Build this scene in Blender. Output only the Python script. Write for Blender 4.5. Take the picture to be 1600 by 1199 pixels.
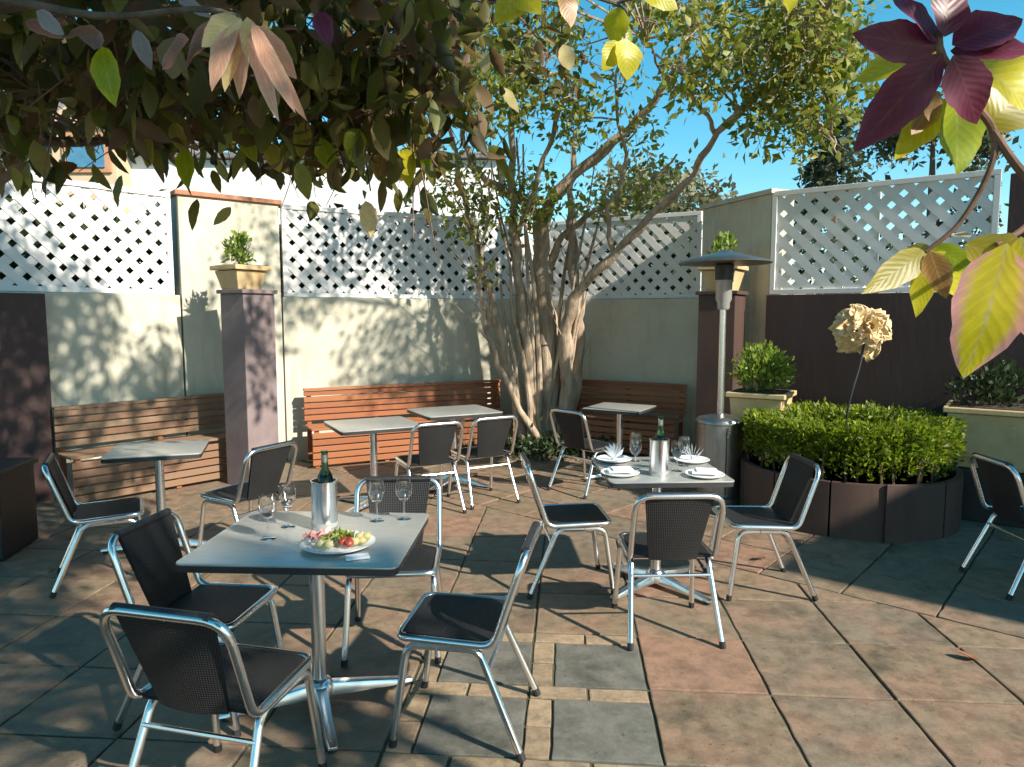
import bpy, bmesh, math, random
import numpy as np
from mathutils import Vector, Matrix, Quaternion
R = math.radians
random.seed(7); np.random.seed(7)
for o in list(bpy.data.objects): bpy.data.objects.remove(o)
S = bpy.context.scene
COL = S.collection
# ------------------------------------------------------------ camera, sky, sun, exposure
cam = bpy.data.cameras.new('camera'); cam.sensor_width = 36; cam.lens = 24.75; cam.clip_end = 400; cam.clip_start = .05
co = bpy.data.objects.new('camera', cam); COL.objects.link(co)
co.location = (0, 0, 1.68); co.rotation_euler = (R(90 - 5.45), 0, 0); S.camera = co
S.render.resolution_x = 1024; S.render.resolution_y = 767
SUN_EL, SUN_AZ = 35.0, math.degrees(math.atan2(.78, -.626))      # azimuth clockwise from +Y
W = bpy.data.worlds.new('World'); S.world = W; W.use_nodes = True
nt = W.node_tree; bg = nt.nodes['Background']
sky = nt.nodes.new('ShaderNodeTexSky'); sky.sky_type = 'NISHITA'; sky.sun_disc = False
sky.sun_elevation = R(SUN_EL); sky.sun_rotation = R(SUN_AZ)
sky.air_density = 1.0; sky.dust_density = 0.1; sky.ozone_density = 1.5
hs = nt.nodes.new('ShaderNodeHueSaturation'); hs.inputs['Hue'].default_value = .47; hs.inputs['Saturation'].default_value = 1.4
nt.links.new(sky.outputs[0], hs.inputs['Color']); nt.links.new(hs.outputs[0], bg.inputs[0])
bg.inputs[1].default_value = .11
sl = bpy.data.lights.new('sun', 'SUN'); sl.energy = 5.0; sl.angle = R(.9); sl.color = (1, .93, .8)
so = bpy.data.objects.new('sun', sl); COL.objects.link(so)
ce = math.cos(R(SUN_EL)); SV = Vector((math.sin(R(SUN_AZ)) * ce, math.cos(R(SUN_AZ)) * ce, math.sin(R(SUN_EL))))
so.rotation_euler = (-SV).to_track_quat('-Z', 'Y').to_euler(); so.location = SV * 30
S.view_settings.view_transform = 'Standard'; S.view_settings.look = 'None'; S.view_settings.gamma = 1
S.view_settings.exposure = .9
S.render.engine = 'CYCLES'
S.cycles.max_bounces = 8; S.cycles.transparent_max_bounces = 12
LIMBS=[[(0.18,8.75,-0.02,0.06),(0,8.7,0.85,0.055),(-0.19,8.6,1.64,0.05),(-0.4,8.5,2.4,0.04),(-0.58,8.4,3.13,0.03),(-0.7,8.3,3.83,0.022),(-0.79,8.2,4.57,0.012)],
 [(0.31,8.8,-0.03,0.085),(0.24,8.75,0.84,0.075),(0.12,8.7,1.79,0.065),(0.04,8.6,2.56,0.055),(0,8.5,3.29,0.045),(0,8.4,4,0.035),(-0.07,8.3,4.81,0.025),(-0.14,8.2,5.59,0.015)],
 [(0.43,8.9,-0.05,0.17),(0.46,8.9,0.83,0.15),(0.43,8.9,1.64,0.13),(0.37,8.85,2.27,0.115),(0.39,8.8,2.89,0.09),(0.66,8.7,3.29,0.07),(1.2,8.5,3.72,0.055),(1.55,8.3,4.04,0.045),(1.83,8,4.46,0.035),(2,7.8,4.95,0.024),(2.03,7.6,5.43,0.012)],
 [(0.67,8.8,-0.01,0.11),(0.7,8.75,0.84,0.095),(0.66,8.7,1.48,0.085),(0.8,8.5,1.98,0.06),(1.18,8.2,2.39,0.05),(1.55,7.9,2.8,0.043),(1.85,7.5,3.1,0.037),(1.99,7.2,3.42,0.033),(2.25,6.7,3.71,0.035),(2.5,6.2,3.98,0.026),(2.52,5.8,4.21,0.018),(2.47,5.4,4.39,0.01)],
 [(0.56,8.9,-0.03,0.1),(0.84,8.95,0.99,0.075),(0.8,8.9,1.88,0.07),(0.75,8.85,2.58,0.06),(0.72,8.8,3.2,0.04),(0.77,8.7,3.93,0.02)],
 [(0.36,8.82,2.93,0.06),(-0.06,8.7,3.18,0.05),(-0.39,8.5,3.35,0.04),(-0.54,8.3,3.65,0.032),(-0.61,8.1,4.12,0.024),(-0.76,7.9,4.66,0.014)],
 [(0.4,8.7,-0.01,0.045),(-0.06,8.55,0.86,0.04),(-0.29,8.45,1.49,0.033),(-0.39,8.4,2.17,0.026),(-0.3,8.4,2.83,0.018),(-0.43,8.3,3.4,0.01)],
 [(1.17,8.25,2.38,0.03),(1.1,8.2,2.88,0.026),(1.28,8.1,3.36,0.022),(1.12,7.9,4.06,0.016),(1.22,7.8,4.69,0.01)],
 [(2.02,7.15,3.46,0.025),(1.79,7,3.73,0.02),(1.43,6.8,3.9,0.015),(1.21,6.6,4.17,0.009)],
 [(2.26,6.68,3.72,0.022),(2.48,6.4,3.5,0.017),(2.68,6.2,3.28,0.012),(2.71,6,3.03,0.007)],
 [(0.44,8.88,2.03,0.06),(0.57,8.85,2.58,0.045),(1.01,8.7,2.95,0.03),(1.51,8.5,3.14,0.02),(1.91,8.3,3.54,0.012)],
 [(0.05,8.6,2.56,0.035),(0.36,8.2,3.45,0.028),(0.56,7.9,4.06,0.022),(0.6,7.6,4.67,0.014),(0.63,7.3,5.16,0.008)]]
CROWN=[(-0.54,8.08,4.99,0.25),(-0.74,8.44,4.69,0.36),(-0.02,8.18,4.86,0.27),(-0.59,7.95,4.93,0.39),(0.04,8.36,4.06,0.25),(-0.49,8.31,4.31,0.37),(0.09,8.22,5.07,0.34),(-0.28,8.13,4.9,0.24),(0.15,8.18,3.93,0.27),(0.13,8.42,4.43,0.37),(-0.28,8.22,4.6,0.3),(0.36,8.21,4.75,0.23),(0.19,7.68,4.12,0.32),(0.8,8.4,4.76,0.26),(0.69,8.03,4.83,0.27),(0.59,7.72,3.96,0.32),(1.24,7.46,4.74,0.26),(1.11,7.64,4.12,0.28),(0.35,7.44,4.26,0.35),(1.37,8.13,3.78,0.39),(0.17,8.37,4.83,0.36),(0.69,8.02,3.77,0.37),(0.52,7.84,4.77,0.24),(0.63,7.73,3.67,0.22),(1.32,7.05,4.57,0.29),(1.89,7.37,4.75,0.3),(1.37,5.89,4.16,0.25),(2.16,5.87,4.09,0.31),(1.48,6,3.59,0.32),(2.93,7.38,4.51,0.31),(1.43,5.86,3.92,0.3),(1.76,7.13,4.04,0.31),(1.13,6.19,4.15,0.26),(1.46,6.03,3.69,0.23),(3.27,7.38,4.38,0.29),(3.07,7.07,4.2,0.35),(1.94,6.14,4.24,0.38),(2.76,6.34,3.75,0.34),(2.88,7.1,4.22,0.32),(2.27,6.23,3.88,0.39),(3.29,7.35,4.76,0.39),(2.64,7.24,4.74,0.24),(2.68,5.9,3.77,0.25),(2.5,6.99,4.24,0.39),(1.72,7.28,4.79,0.22),(3.02,7.1,4.62,0.36),(3.08,7.21,4.33,0.26),(2.65,7.23,4.51,0.36),(1.81,5.84,3.84,0.23),(2.48,7.18,4.37,0.33),(2.32,6.57,3.75,0.31),(2.23,6.63,3.36,0.24),(2.7,6.59,3.74,0.28),(2.48,6.77,3.7,0.24),(2.35,6.69,3.56,0.31),(2.61,6.58,3.33,0.23),(2.79,6.1,3.73,0.37),(2.36,5.97,3.23,0.38),(2.25,6.29,3.83,0.28),(2.69,6.51,3.28,0.22),(2.38,6.29,3.51,0.35),(2.42,6.05,3.8,0.37),(1.88,7.59,4.21,0.33),(2,6.91,4.1,0.38),(1.82,6.91,3.88,0.38),(2.14,7.04,4.14,0.25),(2.19,7.26,4.4,0.24),(1.56,7.41,4.62,0.25),(2.29,7.18,4.36,0.28),(1.97,7,4.49,0.39),(-0.63,8.3,3.07,0.27),(-0.74,8.48,3.43,0.37),(-0.27,8.49,3.02,0.25),(0.2,8.53,3.3,0.39),(0.3,8.35,2.92,0.34),(0.26,8.55,3.12,0.37),(0.96,8.28,3,0.33),(1.39,8.22,3.12,0.26),(1.65,8.2,3.23,0.38),(0.74,7.85,6.09,0.27),(0.59,5.95,5.46,0.32),(1.68,6.49,5.05,0.39),(1.22,5.6,5.09,0.4),(3.07,7.21,5,0.28),(-0.47,6.07,5.25,0.39),(2.17,5.85,4.53,0.26),(0.23,5.89,4.36,0.36),(2.08,8.28,6.09,0.27),(0.93,5.69,5.14,0.23),(0.27,5.58,5.11,0.4),(0.25,7.51,5.17,0.35),(1.92,8.04,5.32,0.35),(1.4,7.57,5.5,0.32),(1.19,7.93,6.51,0.31),(-0.72,8.02,6.54,0.27),(0.72,7.98,5.72,0.28),(0.48,5.48,4.73,0.38),(-0.7,5.86,4.33,0.25),(2.11,6.1,4.6,0.32),(0.82,5.96,4.65,0.37),(3.5,8.16,5.78,0.39),(0.66,7.9,5.43,0.33),(-0.56,8.14,5.9,0.27),(1.68,7.2,5.02,0.23),(1.78,7.97,6.38,0.34),(0.31,7.28,5.06,0.28),(2.74,8.08,5.44,0.38),(1.73,7.21,5.31,0.31),(2.38,5.64,4.9,0.35),(1.07,7.19,5.52,0.26),(-0.13,7.74,6.52,0.38),(2.77,6.58,4.32,0.37),(2.56,6.44,4.38,0.33),(2.61,6.33,4.32,0.23),(2.34,5.96,4.05,0.38),(2.55,5.9,3.42,0.29),(2.46,6.01,4.17,0.4),(2.56,5.9,3.38,0.34),(2.64,6.04,3.57,0.25),(2.2,6.53,3.54,0.27),(2.69,6.23,3.91,0.37),(-0.07,7.46,4.15,0.31),(-0.66,7.49,4.61,0.38),(-0.44,7.29,3.93,0.4),(-0.38,7.41,4.8,0.39),(0.66,7.7,3.88,0.24),(-0.03,8.19,4.63,0.25),(-0.22,7.31,3.83,0.39),(-0.12,7.86,4.36,0.38),(-0.56,7.38,3.85,0.35),(-0.66,7.38,3.95,0.26),(-0.65,7.53,4.55,0.4),(0.56,8.19,4.75,0.25),(-0.31,8.15,3.92,0.34),(1.36,8.1,5.13,0.35),(0.62,7.3,3.83,0.26),(-0.46,7.75,4.44,0.32),(0.02,8.04,4.18,0.36),(-0.63,7.42,4.72,0.26),(0.46,7.82,4.84,0.28),(0.02,8.14,4.26,0.25),(-0.5,8.34,2.76,0.22),(-0.57,8.45,2.84,0.39),(-0.45,8.36,3.18,0.35),(0.1,8.48,2.85,0.3),(-0.33,8.33,2.19,0.23),(1.34,8.37,2.95,0.24)]
CANOPY=[(-2.34,3.06,2.97,0.26),(-1.69,2.29,2.51,0.28),(-2.66,3.5,2.76,0.2),(-2.19,2.85,2.45,0.21),(-1.77,2.47,2.74,0.24),(-1.79,2.55,2.64,0.29),(-2.76,3.89,2.84,0.23),(-2.58,3.58,2.67,0.25),(-1.6,2.51,2.77,0.22),(-2.29,3.58,2.98,0.22),(-1.49,2.29,2.39,0.31),(-2.76,4.3,2.93,0.3),(-1.33,2.24,2.63,0.21),(-1.41,2.33,2.5,0.26),(-2.42,3.93,2.88,0.32),(-1.06,1.9,2.49,0.27),(-1.13,2.12,2.43,0.26),(-2.2,3.84,2.89,0.24),(-1.42,2.96,2.89,0.23),(-1.73,3.6,2.94,0.2),(-1.63,3.13,2.68,0.26),(-1.28,2.77,2.84,0.28),(-1.38,3.1,2.81,0.21),(-1.07,2.39,2.45,0.3),(-1.42,3.1,2.52,0.28),(-0.81,1.99,2.51,0.32),(-1.17,2.87,2.7,0.26),(-1.44,3.57,2.81,0.27),(-1.47,3.72,2.7,0.22),(-0.89,2.61,2.77,0.28),(-1.19,3.53,3,0.29),(-1,3.01,2.58,0.24),(-1.11,3.14,2.53,0.24),(-0.68,2.28,2.65,0.25),(-0.95,3.38,2.93,0.3),(-0.75,2.52,2.44,0.21),(-0.7,2.61,2.41,0.31),(-0.67,2.62,2.78,0.23),(-0.65,2.63,2.6,0.23),(-0.65,2.72,2.51,0.21),(-0.61,2.7,2.43,0.2),(-0.46,2.86,2.9,0.27),(-0.42,2.56,2.63,0.29),(-0.74,3.57,2.81,0.27),(-0.65,3.92,2.73,0.25),(-0.32,2.17,2.61,0.2),(-0.38,2.73,2.71,0.3),(-0.33,2.77,2.51,0.29),(-0.38,2.79,2.38,0.32),(0.5,5.12,4.38,0.41),(-1.37,4.13,4.44,0.39),(-0.59,4.91,3.67,0.35),(-3.05,4.74,4.12,0.4),(-2.2,2.1,3.92,0.43),(-1.71,3,3.84,0.43),(-2.68,4.69,3.32,0.4),(0.01,3.18,4.26,0.34),(-2.61,2.77,3.64,0.41),(-0.83,3.91,4.57,0.42),(0.12,5.09,4.51,0.41),(-1.74,3.33,4.28,0.42),(0.58,4.22,4.17,0.34),(-0.59,2.11,4.14,0.33),(-3.13,5.03,4.43,0.35),(-3.01,4.51,4.3,0.32),(0.23,4.59,4.05,0.34),(-2.96,1.64,3.87,0.41),(-0.52,2.25,4.34,0.31),(-0.62,2.06,3.31,0.33),(0.14,2.24,3.32,0.37),(-1.73,3.58,4.05,0.41),(0.64,2.69,4.13,0.32),(-2.14,1.77,4.42,0.35),(-0.22,4.73,3.8,0.33),(-2.16,3.26,3.8,0.31),(0.37,3.83,4.43,0.43),(-0.15,4.53,4.21,0.36),(0.24,4.89,3.44,0.32),(-2.49,3.13,4.42,0.38),(0.39,2.79,4.04,0.34),(-0.51,2.43,3.31,0.36),(-0.83,4.75,3.67,0.44),(0.21,2,4.31,0.44),(-1.02,3.6,2.52,0.2),(-0.81,3.8,2.53,0.2),(-1.14,3.4,2.52,0.2),(-0.55,3.9,2.56,0.2),(-1.41,3.2,2.49,0.2),(-1.93,2.8,2.39,0.2),(-1.88,2.6,2.42,0.2),(-0.38,4,3.19,0.2),(-0.21,4,3.32,0.2),(-0.55,4.2,2.95,0.2),(-0.38,4.3,3.05,0.2)]  # the high clumps, above the view, are added for shade
BIG_LEAVES=[((0.56, 0.95, 2.02),(0.47, 1.0, 1.91),0.064,'purple'),
 ((0.56, 0.96, 2.03),(0.45, 0.97, 2.05),0.052,'purple'),
 ((0.57, 0.97, 2.04),(0.49, 0.95, 2.09),0.049,'purple'),
 ((0.56, 0.95, 2.04),(0.57, 0.95, 2.13),0.052,'purple'),
 ((0.56, 0.93, 2.01),(0.61, 0.94, 1.93),0.059,'purple'),
 ((0.57, 0.95, 2.03),(0.67, 0.95, 2.07),0.06,'purple'),
 ((0.58, 0.97, 2.03),(0.66, 0.92, 2.02),0.055,'purple'),
 ((0.62, 1.05, 2.05),(0.51, 1.09, 2.04),0.074,'lime'),
 ((0.62, 1.02, 1.99),(0.63, 1.01, 1.88),0.091,'green'),
 ((0.65, 1.06, 2.06),(0.73, 1.0, 1.98),0.116,'lime'),
 ((0.62, 1.04, 1.99),(0.54, 1.01, 1.9),0.047,'lime'),
 ((0.61, 1.04, 2.0),(0.55, 0.98, 1.93),0.038,'orange'),
 ((0.7, 1.08, 1.96),(0.77, 1.07, 2.02),0.079,'olive'),
 ((0.58, 1.0, 1.77),(0.48, 0.94, 1.72),0.042,'olive'),
 ((0.58, 1.0, 1.77),(0.57, 0.99, 1.68),0.038,'lime'),
 ((0.58, 0.99, 1.77),(0.58, 0.95, 1.71),0.036,'orange'),
 ((0.59, 1.0, 1.77),(0.67, 1.03, 1.7),0.047,'lime'),
 ((0.59, 1.01, 1.78),(0.56, 1.03, 1.75),0.033,'olive'),
 ((0.6, 1.02, 1.78),(0.64, 0.97, 1.74),0.037,'green'),
 ((0.57, 0.9, 1.77),(0.69, 0.93, 1.74),0.057,'olive'),
 ((0.61, 0.88, 1.77),(0.58, 0.88, 1.6),0.094,'pinkedge'),
 ((0.64, 0.9, 1.78),(0.66, 0.86, 1.63),0.074,'pinkedge'),
 ((0.64, 1.0, 1.79),(0.63, 1.04, 1.8),0.031,'pale'),
 ((-0.43, 1.15, 2.14),(-0.46, 1.08, 2.03),0.042,'pink'),
 ((-0.42, 1.14, 2.14),(-0.45, 1.12, 2.03),0.035,'pale'),
 ((-0.41, 1.13, 2.13),(-0.43, 1.13, 2.02),0.031,'pink'),
 ((-0.4, 1.12, 2.12),(-0.35, 1.07, 1.97),0.031,'pink'),
 ((-0.4, 1.12, 2.12),(-0.32, 1.11, 1.98),0.027,'pink'),
 ((-0.4, 1.14, 2.13),(-0.35, 1.18, 2.06),0.039,'pink'),
 ((-0.43, 1.16, 2.15),(-0.48, 1.13, 2.1),0.042,'pale'),
 ((-0.4, 1.11, 2.13),(-0.39, 1.13, 2.05),0.034,'pale'),
 ((-0.39, 1.1, 2.12),(-0.32, 1.05, 1.98),0.026,'pink'),
 ((-0.55, 1.25, 2.15),(-0.63, 1.3, 2.12),0.057,'dusk'),
 ((-0.48, 1.25, 2.19),(-0.61, 1.3, 2.13),0.068,'dusk'),
 ((-0.84, 1.5, 2.23),(-0.8, 1.45, 2.1),0.057,'green'),
 ((-0.86, 1.5, 2.27),(-0.87, 1.52, 2.23),0.055,'grey'),
 ((-0.97, 1.5, 2.3),(-0.9, 1.47, 2.24),0.035,'grey'),
 ((-0.91, 1.5, 2.25),(-0.81, 1.43, 2.24),0.049,'dusk'),
 ((-0.42, 1.6, 2.34),(-0.39, 1.56, 2.26),0.044,'purple'),
 ((-0.68, 1.5, 2.32),(-0.62, 1.52, 2.3),0.033,'grey'),
 ((-0.87, 1.7, 2.34),(-0.84, 1.69, 2.25),0.04,'grey'),
 ((-1.06, 1.6, 2.32),(-0.98, 1.59, 2.29),0.035,'dusk'),
 ((0.03, 2.0, 2.57),(-0.03, 1.95, 2.46),0.091,'lime'),
 ((0.0, 2.0, 2.56),(0.08, 1.95, 2.49),0.08,'lime'),
 ((0.14, 2.0, 2.56),(0.16, 1.97, 2.46),0.062,'orange'),
 ((0.35, 2.0, 2.57),(0.45, 1.99, 2.51),0.073,'lime'),
 ((0.32, 2.2, 2.6),(0.31, 2.23, 2.5),0.08,'lime'),
 ((0.34, 2.2, 2.51),(0.35, 2.18, 2.39),0.092,'lime'),
 ((0.32, 2.2, 2.5),(0.28, 2.17, 2.41),0.072,'lime'),
 ((0.18, 2.6, 2.64),(0.21, 2.64, 2.56),0.061,'pale'),
 ((-0.1, 2.8, 2.69),(-0.11, 2.81, 2.61),0.061,'pale'),
 ((0.75, 2.0, 2.57),(0.77, 2.02, 2.51),0.047,'lime'),
 ((0.3, 2.25, 2.57),(0.38, 2.28, 2.54),0.074,'green'),
 ((-0.48, 2.6, 2.38),(-0.46, 2.59, 2.24),0.08,'pale'),
 ((-0.55, 2.6, 2.35),(-0.58, 2.56, 2.24),0.08,'green'),
 ((-0.42, 2.8, 2.33),(-0.39, 2.74, 2.18),0.076,'lime'),
 ((-0.61, 3.0, 2.16),(-0.59, 3.01, 2.01),0.076,'pale'),
 ((-0.37, 2.8, 2.4),(-0.33, 2.82, 2.24),0.076,'green'),
 ((-0.51, 2.9, 2.33),(-0.55, 2.94, 2.23),0.09,'orange'),
 ((-0.69, 2.6, 2.32),(-0.66, 2.64, 2.2),0.071,'green'),
 ((-0.71, 2.5, 2.35),(-0.73, 2.49, 2.22),0.077,'olive'),
 ((-1.12, 2.4, 2.32),(-1.09, 2.39, 2.22),0.065,'olive'),
 ((-1.2, 2.4, 2.27),(-1.25, 2.45, 2.18),0.052,'olive'),
 ((-1.13, 2.5, 2.26),(-1.11, 2.44, 2.12),0.068,'green'),
 ((-0.93, 2.5, 2.33),(-0.89, 2.47, 2.21),0.068,'green'),
 ((-0.87, 2.6, 2.3),(-0.84, 2.6, 2.2),0.066,'olive')]
TWIGS_R=[[(0.64,0.97,2.14,0.006),(0.58,0.97,2.08,0.0055),(0.56,0.96,2.03,0.005),(0.61,0.97,1.97,0.005),(0.65,0.98,1.93,0.005),(0.65,0.98,1.88,0.004),(0.62,0.99,1.81,0.0035),(0.58,1,1.77,0.003)],
 [(0.65,0.98,1.93,0.005),(0.68,0.97,1.88,0.006),(0.73,0.97,1.83,0.007)],
 [(0.73,0.97,1.83,0.006),(0.66,0.93,1.79,0.004),(0.61,0.9,1.77,0.003)]]
TWIGS_L=[[(-1.81,1.9,2.59,0.03),(-1.17,1.6,2.38,0.016),(-0.82,1.45,2.27,0.009),(-0.56,1.3,2.22,0.007),(-0.43,1.16,2.15,0.005)],
 [(-1.81,1.9,2.55,0.05),(-1.81,2.4,2.48,0.035),(-1.48,2.8,2.52,0.026),(-0.98,3.2,2.64,0.02),(-0.47,3.6,2.92,0.012)],
 [(-1.17,1.6,2.35,0.03),(-0.87,2,2.6,0.025),(-0.46,2.2,2.66,0.02),(-0.35,2.5,2.62,0.016),(-0.2,2.9,2.57,0.01)],
 [(-1.98,2.5,2.39,0.04),(-1.95,2.9,2.39,0.03),(-1.84,3.2,2.45,0.022),(-1.62,3.4,2.56,0.015)],
 [(-0.35,2.5,2.62,0.014),(-0.34,2.7,2.59,0.01),(-0.26,3,2.56,0.006)],
 [(-0.46,2.2,2.66,0.016),(-0.07,2.1,2.63,0.012),(0.31,2.2,2.61,0.008),(0.34,2.22,2.51,0.004)],
 [(0.31,2.2,2.61,0.007),(0.55,2.1,2.64,0.006),(0.74,2,2.58,0.004)],
 [(-0.86,3.25,2.66,0.012),(-0.64,3,2.46,0.007),(-0.59,3,2.2,0.003)]]
# ------------------------------------------------------------ materials
MATS = {}
def newmat(name):
    m = bpy.data.materials.new(name); m.use_nodes = True; MATS[name] = m
    return m, m.node_tree, m.node_tree.nodes['Principled BSDF']
def link(t, a, b): t.links.new(a, b)
def node(t, k, **kw):
    n = t.nodes.new(k)
    for a, b in kw.items(): setattr(n, a, b)
    return n
def ramp(t, cols, src, interp='LINEAR'):
    r = node(t, 'ShaderNodeValToRGB'); r.color_ramp.interpolation = interp
    e = r.color_ramp.elements
    while len(e) < len(cols): e.new(.5)
    for i, (p, c) in enumerate(cols):
        e[i].position = p; e[i].color = (*c, 1)
    link(t, src, r.inputs[0]); return r.outputs[0]
def noise(t, scale, detail=5, rough=.6, coord='Object', vec=None, sc3=None):
    n = node(t, 'ShaderNodeTexNoise'); n.inputs['Scale'].default_value = scale; n.inputs['Detail'].default_value = detail
    n.inputs['Roughness'].default_value = rough
    if vec is None:
        tc = node(t, 'ShaderNodeTexCoord'); vec = tc.outputs[coord]
        if sc3:
            mp = node(t, 'ShaderNodeMapping'); mp.inputs['Scale'].default_value = sc3; link(t, vec, mp.inputs[0]); vec = mp.outputs[0]
    link(t, vec, n.inputs['Vector']); return n.outputs['Fac']
def mixc(t, f, a, b, mode='MIX'):
    m = node(t, 'ShaderNodeMix', data_type='RGBA', blend_type=mode)
    if isinstance(f, (int, float)): m.inputs[0].default_value = f
    else: link(t, f, m.inputs[0])
    for s, v in ((6, a), (7, b)):
        if isinstance(v, tuple): m.inputs[s].default_value = (*v, 1)
        else: link(t, v, m.inputs[s])
    return m.outputs[2]
def bump(t, bs, h, strength=.4, dist=.01):
    b = node(t, 'ShaderNodeBump'); b.inputs['Strength'].default_value = strength; b.inputs['Distance'].default_value = dist
    link(t, h, b.inputs['Height']); link(t, b.outputs[0], bs.inputs['Normal'])
def simple(name, c1, c2=None, rough=.6, metal=0, scale=6, bs=60, bstr=.25, bd=.004, sc3=None, coord='Object', spec=None):
    m, t, p = newmat(name); p.inputs['Roughness'].default_value = rough; p.inputs['Metallic'].default_value = metal
    if spec is not None: p.inputs['Specular IOR Level'].default_value = spec
    if c2:
        link(t, ramp(t, [(.3, c1), (.7, c2)], noise(t, scale, 6, .65, coord, sc3=sc3)), p.inputs['Base Color'])
    else: p.inputs['Base Color'].default_value = (*c1, 1)
    if bstr: bump(t, p, noise(t, bs, 4, .6, coord, sc3=sc3), bstr, bd)
    return m
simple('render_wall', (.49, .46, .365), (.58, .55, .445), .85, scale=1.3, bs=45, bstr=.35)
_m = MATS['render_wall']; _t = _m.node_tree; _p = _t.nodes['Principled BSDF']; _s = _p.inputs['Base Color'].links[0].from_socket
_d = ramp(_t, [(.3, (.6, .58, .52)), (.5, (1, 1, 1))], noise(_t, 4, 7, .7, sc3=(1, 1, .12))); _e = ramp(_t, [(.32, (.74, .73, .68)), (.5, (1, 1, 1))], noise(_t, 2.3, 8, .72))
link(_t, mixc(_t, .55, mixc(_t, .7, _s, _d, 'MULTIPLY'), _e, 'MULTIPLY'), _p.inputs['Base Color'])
simple('brown_paint', (.038, .02, .019), (.066, .032, .029), .6, scale=2.2, bs=30, bstr=.3, sc3=(1, 1, .25))
simple('pillar_paint', (.17, .125, .125), (.25, .19, .19), .75, scale=3, bs=40)
simple('white_paint', (.68, .66, .64), (.78, .76, .74), .5, scale=4, bstr=.1)
simple('grey_paint', (.44, .41, .39), (.52, .49, .47), .6, scale=4, bstr=.1)
simple('aluminium', (.72, .72, .72), (.84, .84, .83), .26, 1, scale=9, bs=200, bstr=.05, bd=.001)
simple('steel', (.40, .39, .36), (.54, .53, .5), .3, .45, scale=14, bs=160, bstr=.08, bd=.001, sc3=(1, 12, 1))
simple('heater_steel', (.27, .26, .25), (.38, .37, .35), .4, 1, scale=5, bs=100, bstr=.06, bd=.001, sc3=(6, 6, 1))
simple('dark_edge', (.02, .02, .022), (.035, .035, .038), .45, bstr=0)
simple('rubber', (.012, .012, .012), None, .7, bstr=0)
simple('black_paint', (.008, .008, .009), (.014, .014, .015), .5, scale=5)
simple('terracotta', (.32, .13, .07), (.42, .2, .11), .8, scale=7)
simple('cream_pot', (.48, .33, .16), (.6, .44, .24), .75, scale=6, bs=50)
simple('soil', (.03, .02, .013), (.06, .04, .025), .95, scale=20, bs=30, bstr=.8, bd=.03)
simple('corten', (.05, .026, .02), (.085, .048, .036), .65, scale=3.5, bs=40, sc3=(1, 1, .35))
simple('bark', (.2, .14, .095), (.52, .41, .30), .9, scale=9, bs=26, bstr=.8, bd=.02, sc3=(1.6, 1.6, .35))
simple('dark_bark', (.07, .05, .035), (.17, .12, .085), .9, scale=14, bs=40, bstr=.7, bd=.01, sc3=(1, 1, .5))
simple('twig_bark', (.12, .06, .04), (.26, .14, .09), .8, scale=30, bs=90, bstr=.4, bd=.003)
simple('roof_tile', (.12, .11, .11), (.2, .18, .17), .8, scale=3)
simple('house_beige', (.5, .38, .24), (.58, .45, .3), .8, scale=2)
simple('house_white', (.7, .68, .65), (.8, .79, .76), .8, scale=1)
simple('window_wood', (.42, .2, .1), (.5, .26, .14), .6, scale=5)
simple('pane', (.06, .16, .26), (.08, .22, .34), .08, bstr=0)
simple('ground_earth', (.11, .10, .06), (.2, .18, .11), .95, scale=.6, bs=8, bstr=.5)
simple('mortar', (.035, .04, .018), (.1, .09, .06), .95, scale=12, bs=60)
simple('porcelain', (.8, .8, .79), None, .15, bstr=0)
simple('linen', (.78, .79, .82), (.84, .85, .87), .8, scale=20, bs=120)
simple('cheese', (.75, .58, .22), (.85, .72, .38), .5, scale=20)
simple('ham', (.62, .2, .17), (.8, .42, .36), .45, scale=30)
simple('olive_fruit', (.05, .07, .015), None, .3, bstr=0)
simple('tomato', (.42, .05, .03), (.5, .1, .05), .3, scale=10, bstr=0)
simple('rose_metal', (.66, .48, .25), (.8, .62, .36), .6, scale=8, bs=40)
simple('stem_metal', (.05, .05, .055), None, .5, .6, bstr=0)
simple('dead_leaf', (.22, .06, .03), (.34, .12, .05), .7, scale=20)
def glassmat(name, col, rough=.02):
    m, t, p = newmat(name); p.inputs['Base Color'].default_value = (*col, 1); p.inputs['Roughness'].default_value = rough
    p.inputs['Transmission Weight'].default_value = 1; p.inputs['IOR'].default_value = 1.45
glassmat('glass', (.97, .99, 1)); glassmat('bottle_glass', (.10, .22, .05), .05)
# wood slats: tone differs from slat to slat
def woodmat(name, c1, c2, c3):
    m, t, p = newmat(name); oi = node(t, 'ShaderNodeObjectInfo')
    g = noise(t, 5, 6, .65, 'Generated', sc3=(1.2, 30, 30))
    a = ramp(t, [(.3, c1), (.72, c2)], g)
    link(t, mixc(t, mixf(t, oi.outputs['Random'], .6), a, c3), p.inputs['Base Color'])
    p.inputs['Roughness'].default_value = .6; bump(t, p, g, .3, .003)
def mixf(t, s, k):
    n = node(t, 'ShaderNodeMath', operation='MULTIPLY'); n.inputs[1].default_value = k; link(t, s, n.inputs[0]); return n.outputs[0]
woodmat('bench_wood', (.17, .05, .02), (.36, .12, .042), (.38, .15, .06))
woodmat('bench_worn', (.15, .085, .05), (.3, .2, .12), (.2, .09, .05))
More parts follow.
